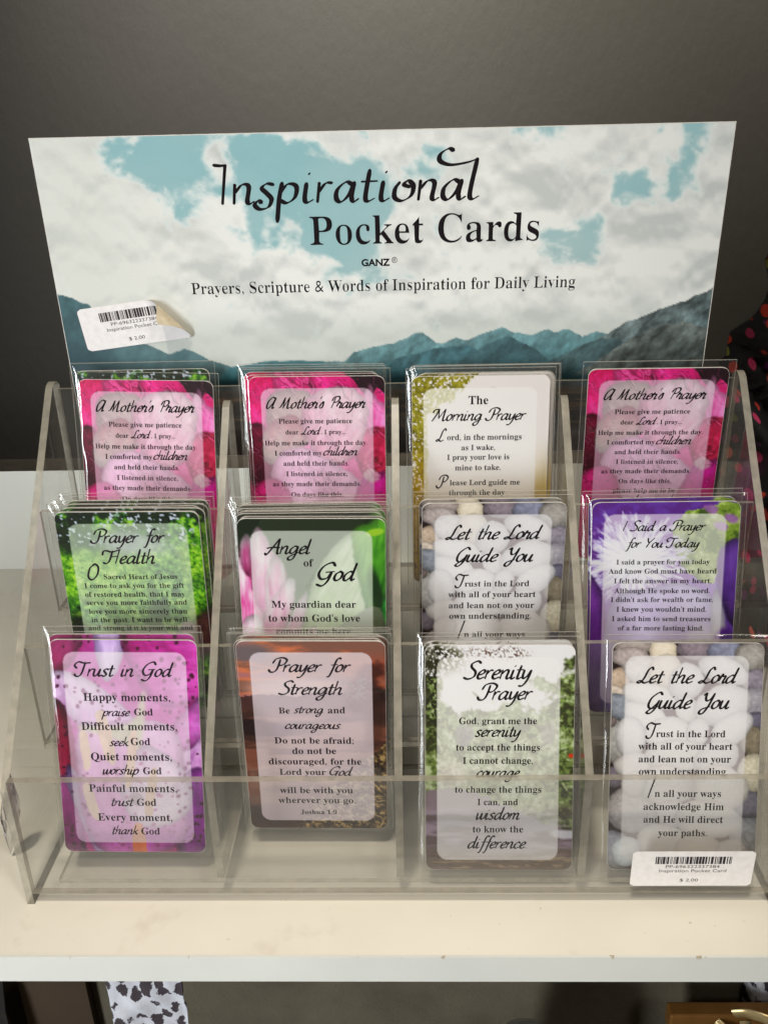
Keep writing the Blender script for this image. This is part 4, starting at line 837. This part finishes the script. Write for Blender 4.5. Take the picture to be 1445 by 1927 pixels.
CARDS = [  # row, column, kind, pose, sleeve puff, look, cards behind [(kind, step back mm, dx mm, dz mm, roll)]
 ('F', 1, 'trust', (0.0410, 0.0155, 0.0124, 0.2012, -0.0204, 0.0088), 1.2, 'magenta spotted-lily card titled Trust in God', [('trust', 2.6, -0.6, 1.4, 0.004)]),
 ('F', 2, 'strength', (0.1145, 0.0300, 0.0110, 0.0106, -0.0097, -0.0021), .2, 'brown sunset card titled Prayer for Strength', [('strength', 1.35, 0.3, 0.1, 0.004), ('strength', 2.7, -0.2, 0.2, -0.002), ('strength', 4.05, 0.2, 0.1, 0.003)]),
 ('F', 3, 'serenity', (0.1870, 0.0062, 0.0116, 0.290, -0.0087, 0.0040), .6, 'green garden-path card titled Serenity Prayer', [('serenity', 2.2, 0.4, 0.9, 0.002)]),
 ('F', 4, 'pebbles', (0.2578, 0.0060, 0.0116, 0.296, -0.0146, 0.0081), .2, 'pale pebbles card titled Let the Lord Guide You, above price sticker', []),
 ('M', 1, 'health', (0.0420, 0.0566, 0.0535, 0.0249, -0.0071, 0.0018), .5, 'leafy green card titled Prayer for Health', [('health', 2.2, 0.8, 0.5, -0.003), ('health', 4.3, 1.4, 0.6, 0.004), ('health', 6.4, 2.0, 0.9, -0.002), ('health', 8.5, 2.4, 1.2, 0.003)]),
 ('M', 2, 'angel', (0.1146, 0.0429, 0.0533, 0.0946, -0.0172, 0.0092), .3, 'pink ginger-flower card titled Angel of God', [('angel', 1.9, 0.3, 0.4, 0.003), ('angel', 4.2, -0.4, 0.6, 0.006), ('angel', 6.4, 0.2, 0.7, 0.009), ('angel', 8.6, 0.4, 0.9, 0.008), ('angel', 10.8, -0.3, 1.2, 0.01), ('angel', 13.0, 0.1, 1.5, 0.012)]),
 ('M', 3, 'pebbles', (0.1870, 0.0640, 0.0526, 0.0123, -0.0048, 0.0006), .4, 'pale pebbles card titled Let the Lord Guide You', [('pebbles', 2.2, -0.4, 0.6, 0.003)]),
 ('M', 4, 'iprayer', (0.2565, 0.0513, 0.0528, 0.166, 0.0285, -0.0739), 1.3, 'purple flower card titled I Said a Prayer for You Today', [('iprayer', 3.4, 0.2, 1.2, 0.004)]),
 ('T', 1, 'mother', (0.0408, 0.0897, 0.0952, 0.1647, -0.0302, -0.0004), 1.6, "pink rose card titled A Mother's Prayer, green card behind", [('health', 4.6, 0.5, 3.6, 0.018)]),
 ('T', 2, 'mother', (0.1151, 0.0940, 0.0951, 0.1082, -0.0055, -0.0101), 1.0, "pink rose card titled A Mother's Prayer, in the second column", [('mother', 3.0, -1.8, 0.8, 0.004), ('mother', 5.6, -2.6, 1.0, -0.002)]),
 ('T', 3, 'morning', (0.1839, 0.0905, 0.0950, 0.1184, -0.0008, -0.0024), .4, 'cream and olive card titled The Morning Prayer', [('morning', 2.6, 1.8, 0.4, 0.002), ('morning', 4.6, 2.9, 0.5, 0.003), ('morning', 6.8, 3.6, 0.9, 0.002)]),
 ('T', 4, 'mother', (0.2595, 0.1100, 0.0955, -0.0600, 0.0148, -0.0635), .2, "pink rose card titled A Mother's Prayer, alone in far right slot", []),
]
for i, (row, coln, kind, ps, puff, look, behind) in enumerate(CARDS):
    M = pose(*ps); card(kind, M, f"{look}, front of {ROWN[row]}", sleeve_mesh(40 + i * 7, puff))
    short = look.split(' titled')[0]
    for j, (kb, back, dx, dz, roll) in enumerate(behind):
        Mb = M @ Matrix.Translation(((dx + 0.5 * math.sin(i * 5.1 + j * 2.3)) / 1000, (dz + 0.35 * math.sin(i * 3.3 + j * 4.7)) / 1000, -back / 1000)) @ Matrix.Rotation(roll * 1.6 + 0.004 * math.sin(i + j * 3.9), 4, 'Z')
        what = 'leafy green card edge' if kb == 'health' and kind == 'mother' else short
        pos = 'directly behind' if j == 0 else f"{ORD[j]} behind"
        card(kb, Mb, f"{what} {pos} the front card, {ROWN[row]}, {COLN[coln - 1]}", SLEEVE_COMMON[(i + j) % 3])

# ================================================================== things around the rack
t = NT("patterned_scarf"); co = t.coords((1, 1, 1)); vo = t.n('ShaderNodeTexVoronoi'); vo.inputs['Scale'].default_value = 1; vo.inputs['Randomness'].default_value = 0.8
mp = t.n('ShaderNodeMapping'); mp.inputs['Scale'].default_value = (185, 60, 105); mp.inputs['Rotation'].default_value = (0, 0.25, 0); t.l(co, mp.inputs[0]); t.l(mp.outputs[0], vo.inputs['Vector'])
dab = t.ramp(vo.outputs['Distance'], [(0.30, (1, 1, 1, 1)), (0.36, (0, 0, 0, 1))])
sepc = t.n('ShaderNodeSeparateColor'); t.l(vo.outputs['Color'], sepc.inputs[0])
cc = t.ramp(sepc.outputs[0], [(0.0, rgb(190, 50, 30)), (0.28, rgb(196, 60, 46)), (0.46, rgb(190, 50, 96)), (0.62, rgb(20, 14, 18)), (0.72, rgb(110, 36, 110)), (0.86, rgb(205, 90, 70)), (0.95, rgb(120, 120, 40))], 'CONSTANT')
big = t.noise(co, 15, 3, 0.6); bigm = t.ramp(big, [(0.54, (0, 0, 0, 1)), (0.60, (1, 1, 1, 1))]); bigc = t.ramp(t.noise(co, 9, 2), [(0.35, rgb(70, 40, 130)), (0.5, rgb(140, 24, 90)), (0.62, rgb(170, 30, 40)), (0.75, rgb(40, 50, 110))])
sx = t.n('ShaderNodeSeparateXYZ'); t.l(co, sx.inputs[0]); hz = t.n('ShaderNodeMapRange'); hz.inputs[1].default_value = 0.13; hz.inputs[2].default_value = 0.07; t.l(sx.outputs[2], hz.inputs[0])
bm_ = t.n('ShaderNodeMath', operation='MULTIPLY'); t.l(bigm, bm_.inputs[0]); t.l(hz.outputs[0], bm_.inputs[1])
c = t.mixc(dab, rgb(14, 11, 15), cc); c = t.mixc(bm_.outputs[0], c, bigc)
M_scarf = t.done(t.pbr(c, 0.8, t.bump(t.noise(co, 900, 2), 0.3, 0.0005)))
def cloth(name, left, x1, z0, z1, y0, amp, freq, mat, nu=60, nv=50, taper=0.5):
    V = []; F = []
    for j in range(nv + 1):
        z = z0 + (z1 - z0) * j / nv; xl = left(z)
        for i in range(nu + 1):
            u = i / nu; x = xl + (x1 - xl) * u; ph = u * freq + 0.6 * math.sin(z * 40)
            y = y0 + amp * (0.4 + 0.6 * (1 - j / nv * taper)) * math.sin(ph * 6.28) + amp * 0.5 * math.sin(ph * 15 + 1) + 0.0012 * math.sin(z * 300 + u * 20)
            y += 0.02 * max(0, 1 - u * 8) ** 2; V.append((x, y, z))
    n = len(V); V += [(x, y + 0.0012, z) for x, y, z in V]; w = nu + 1
    for j in range(nv):
        for i in range(nu): a = j * w + i; F.append((a, a + 1, a + w + 1, a + w)); F.append((n + a, n + a + w, n + a + w + 1, n + a + 1))
    for j in range(nv):
        for a in (j * w, j * w + nu): F.append((a, a + w, n + a + w, n + a))
    for i in range(nu):
        for a in (i, nv * w + i): F.append((a, n + a, n + a + 1, a + 1))
    return obj(name, mesh_from(name, V, F, mat, None, True))
zs = [0.0, 0.032, 0.096, 0.139, 0.161, 0.187, 0.26]; xs = [0.3235, 0.319, 0.314, 0.3138, 0.3187, 0.3265, 0.352]
sc = cloth("patterned_scarf", lambda z: float(np.interp(z, zs, xs)), 0.50, 0.0006, 0.26, 0.178, 0.015, 3.2, M_scarf); tag(sc, "black scarf with red, pink and purple dabs draped upright at the right behind the rack", "scarf")
t = NT("spotted_cloth"); co = t.coords(); mp = t.n('ShaderNodeMapping'); mp.inputs['Scale'].default_value = (150, 60, 118); t.l(co, mp.inputs[0]); dist = t.noise(co, 260, 4, 0.7)
vo = t.n('ShaderNodeTexVoronoi'); vo.inputs['Scale'].default_value = 1; vo.inputs['Randomness'].default_value = 0.75; mv = t.mixc(0.35, mp.outputs[0], mp.outputs[0]); t.l(mp.outputs[0], vo.inputs['Vector'])
add = t.n('ShaderNodeMath', operation='MULTIPLY_ADD'); t.l(dist, add.inputs[0]); add.inputs[1].default_value = 0.62; t.l(vo.outputs['Distance'], add.inputs[2])
spt = t.ramp(add.outputs[0], [(0.80, (1, 1, 1, 1)), (0.83, (0, 0, 0, 1))]); c = t.mixc(spt, t.ramp(t.noise(co, 90, 3), [(0.3, rgb(206, 206, 214)), (0.7, rgb(226, 226, 232))]), rgb(66, 56, 62))
M_spot = t.done(t.pbr(c, 0.85, t.bump(t.noise(co, 1500, 2), 0.4, 0.0004)))
def strip(name, x0, x1, label, y0=0.032, zb=-0.150):
    o = cloth(name, lambda z: x0 + 0.0006 * math.sin(z * 90), x1, zb, -0.0128, y0, 0.0012, 0.6, M_spot, 16, 40); tag(o, label, "cloth", "white cloths with dark spots hanging under the shelf"); return o
strip("spotted_cloth", 0.0046, 0.0450, "narrow white cloth with dark leopard spots hanging below the shelf at lower left")
strip("spotted_cloth", 0.3400, 0.3850, "white cloth with dark spots hanging behind the gold gift box at lower right", 0.0945, -0.250)
o = cloth("black_cloth", lambda z: -0.16, -0.0775, -0.2615, -0.0130, 0.088, 0.004, 1.2, M_black, 24, 20); tag(o, "black cloth hanging under the shelf at the far lower left", "cloth")
# gold gift box with a ribbon
t = NT("gold_card"); co = t.coords(); M_gold = t.done(t.pbr(t.ramp(t.noise(co, 60, 4), [(0.3, rgb(150, 104, 52)), (0.7, rgb(172, 122, 64))]), 0.38, None, 0.55))
t = NT("gold_ribbon"); M_rib = t.done(t.pbr(t.ramp(t.noise(t.coords(), 200, 3), [(0.3, rgb(206, 178, 120)), (0.7, rgb(228, 204, 150))]), 0.3, None, 0.5))
box = empty("gold_gift_box", "gold cardboard gift box with a pale ribbon bow at the lower right corner", "gift box", (0.35, 0.06, -0.262))
def part(name, mb, mats, root, smooth=False, bevel=0):
    o = mb.build(name, mats, None, smooth, bevel); o.parent = root; o.matrix_parent_inverse = root.matrix_world.inverted() if root.matrix_world != Matrix() else Matrix.Translation(-Vector(root.location)); return o
bpy.context.view_layer.update()
part("box_body", MB().box(0.2932, 0.42, 0.0787, 0.0863, -0.262, -0.1700), M_gold, box, False, 0.0012)
part("lid", MB().box(0.2925, 0.4208, 0.0780, 0.0870, -0.1800, -0.1670), M_gold, box, False, 0.0012)
def ribbon(P, wd, root, name="ribbon"):
    c = spline(P, 8); V = []; F = []
    for i, q in enumerate(c):
        d = c[min(i + 1, len(c) - 1)] - c[max(i - 1, 0)]; d /= np.linalg.norm(d) + 1e-9; n = np.cross(d, (0, -1, 0.3)); n /= np.linalg.norm(n) + 1e-9
        V += [tuple(q + n * wd), tuple(q - n * wd), tuple(q - n * wd + np.array((0, .0004, 0))), tuple(q + n * wd + np.array((0, .0004, 0)))]
    for i in range(len(c) - 1):
        for k in range(4): F.append((i * 4 + k, i * 4 + (k + 1) % 4, i * 4 + 4 + (k + 1) % 4, i * 4 + 4 + k))
    o = obj(name, mesh_from(name, V, F, M_rib, None, True)); o.parent = root; o.matrix_parent_inverse = Matrix.Translation(-Vector(root.location)); return o
ribbon([(0.317, 0.0770, -0.171), (0.323, 0.072, -0.174), (0.331, 0.068, -0.178), (0.339, 0.070, -0.184)], 0.003, box)
ribbon([(0.326, 0.0790, -0.1665), (0.334, 0.076, -0.163), (0.345, 0.072, -0.166), (0.336, 0.070, -0.180)], 0.0025, box)
ribbon([(0.333, 0.0772, -0.262), (0.333, 0.0774, -0.225), (0.333, 0.0774, -0.170)], 0.003, box)
# silver jar: lathe
t = NT("brushed_silver"); M_silver = t.done(t.pbr(t.ramp(t.noise(t.coords((1, 1, 12)), 60, 3), [(0.3, rgb(170, 176, 184)), (0.7, rgb(200, 206, 212))]), 0.3, None, 0.9))
def lathe(name, prof, cx, cyy, mat, n=40, parent=None):
    V = []; F = []
    for r, z in prof:
        for k in range(n): a = 2 * math.pi * k / n; V.append((cx + r * math.cos(a), cyy + r * math.sin(a), z))
    for j in range(len(prof) - 1):
        for k in range(n): F.append((j * n + k, j * n + (k + 1) % n, (j + 1) * n + (k + 1) % n, (j + 1) * n + k))
    F.append(tuple(range(n))[::-1]); F.append(tuple((len(prof) - 1) * n + k for k in range(n)))
    o = obj(name, mesh_from(name, V, F, mat, None, True))
    if parent: o.parent = parent; o.matrix_parent_inverse = Matrix.Translation(-Vector(parent.location))
    return o
jar = empty("silver_jar", "round silver lidded jar just showing at the bottom edge, below the shelf", "jar", (0.212, 0.05, -0.2619))
lathe("lid", [(0.0225, -0.1760), (0.0230, -0.1720), (0.0218, -0.1640), (0.0185, -0.1560), (0.0130, -0.1505), (0.0070, -0.1485), (0.0004, -0.1480)], 0.212, 0.05, M_silver, parent=jar)
lathe("body", [(0.0200, -0.2619), (0.0240, -0.2520), (0.0250, -0.2200), (0.0240, -0.1870), (0.0215, -0.1762)], 0.212, 0.05, M_silver, parent=jar)
# crystal drops
t = NT("cut_crystal"); g = t.n('ShaderNodeBsdfGlass'); g.inputs['IOR'].default_value = 1.6; g.inputs['Roughness'].default_value = 0.01; g.inputs[0].default_value = (0.96, 0.95, 0.97, 1)
t.l(t.bump(t.noise(t.coords(), 60, 1), 0.05, 0.001), g.inputs['Normal']); gl = t.n('ShaderNodeBsdfGlossy'); gl.inputs['Roughness'].default_value = 0.02; M_crystal = t.done(t.mix(0.25, g.outputs[0], gl.outputs[0]))
def crystal(p0, p1, r, label, rot=0.3):
    a = Vector(p0); b = Vector(p1); L_ = (b - a).length; q = (b - a).to_track_quat('Z', 'Y'); V = [(0, 0, 0)]; F = []; n = 7
    rings = [(0.25, 0.62), (0.52, 1.0), (0.66, 0.86), (0.86, 0.4)]
    for j, (f, k) in enumerate(rings):
        for i in range(n): an = rot + 2 * math.pi * (i + 0.5 * (j % 2)) / n; V.append((r * k * math.cos(an), r * k * math.sin(an) * 0.75, L_ * f))
    V.append((0, 0, L_)); T = len(V) - 1
    for i in range(n): F.append((0, 1 + (i + 1) % n, 1 + i)); F.append((T, 1 + 3 * n + i, 1 + 3 * n + (i + 1) % n))
    for j in range(3):
        for i in range(n):
            A = 1 + j * n + i; B = 1 + j * n + (i + 1) % n; C = A + n; D = B + n
            if j % 2 == 0: F += [(A, B, C), (B, D, C)]
            else: F += [(A, B, D), (A, D, C)]
    V = [tuple(q @ Vector(v) + a) for v in V]
    o = obj("crystal_drop", mesh_from("crystal_drop", V, F, M_crystal)); tag(o, label, "crystal ornament", "cut crystal drops beside the rack"); return o
crystal((-0.0165, 0.0250, 0.0012), (-0.0075, 0.0230, 0.0465), 0.0048, "clear cut-glass drop standing by the rack's left side panel")
crystal((-0.0400, 0.0250, 0.0032), (-0.0190, 0.0170, 0.0090), 0.0046, "clear cut-glass drop lying at the left picture edge beside the rack", 0.9)
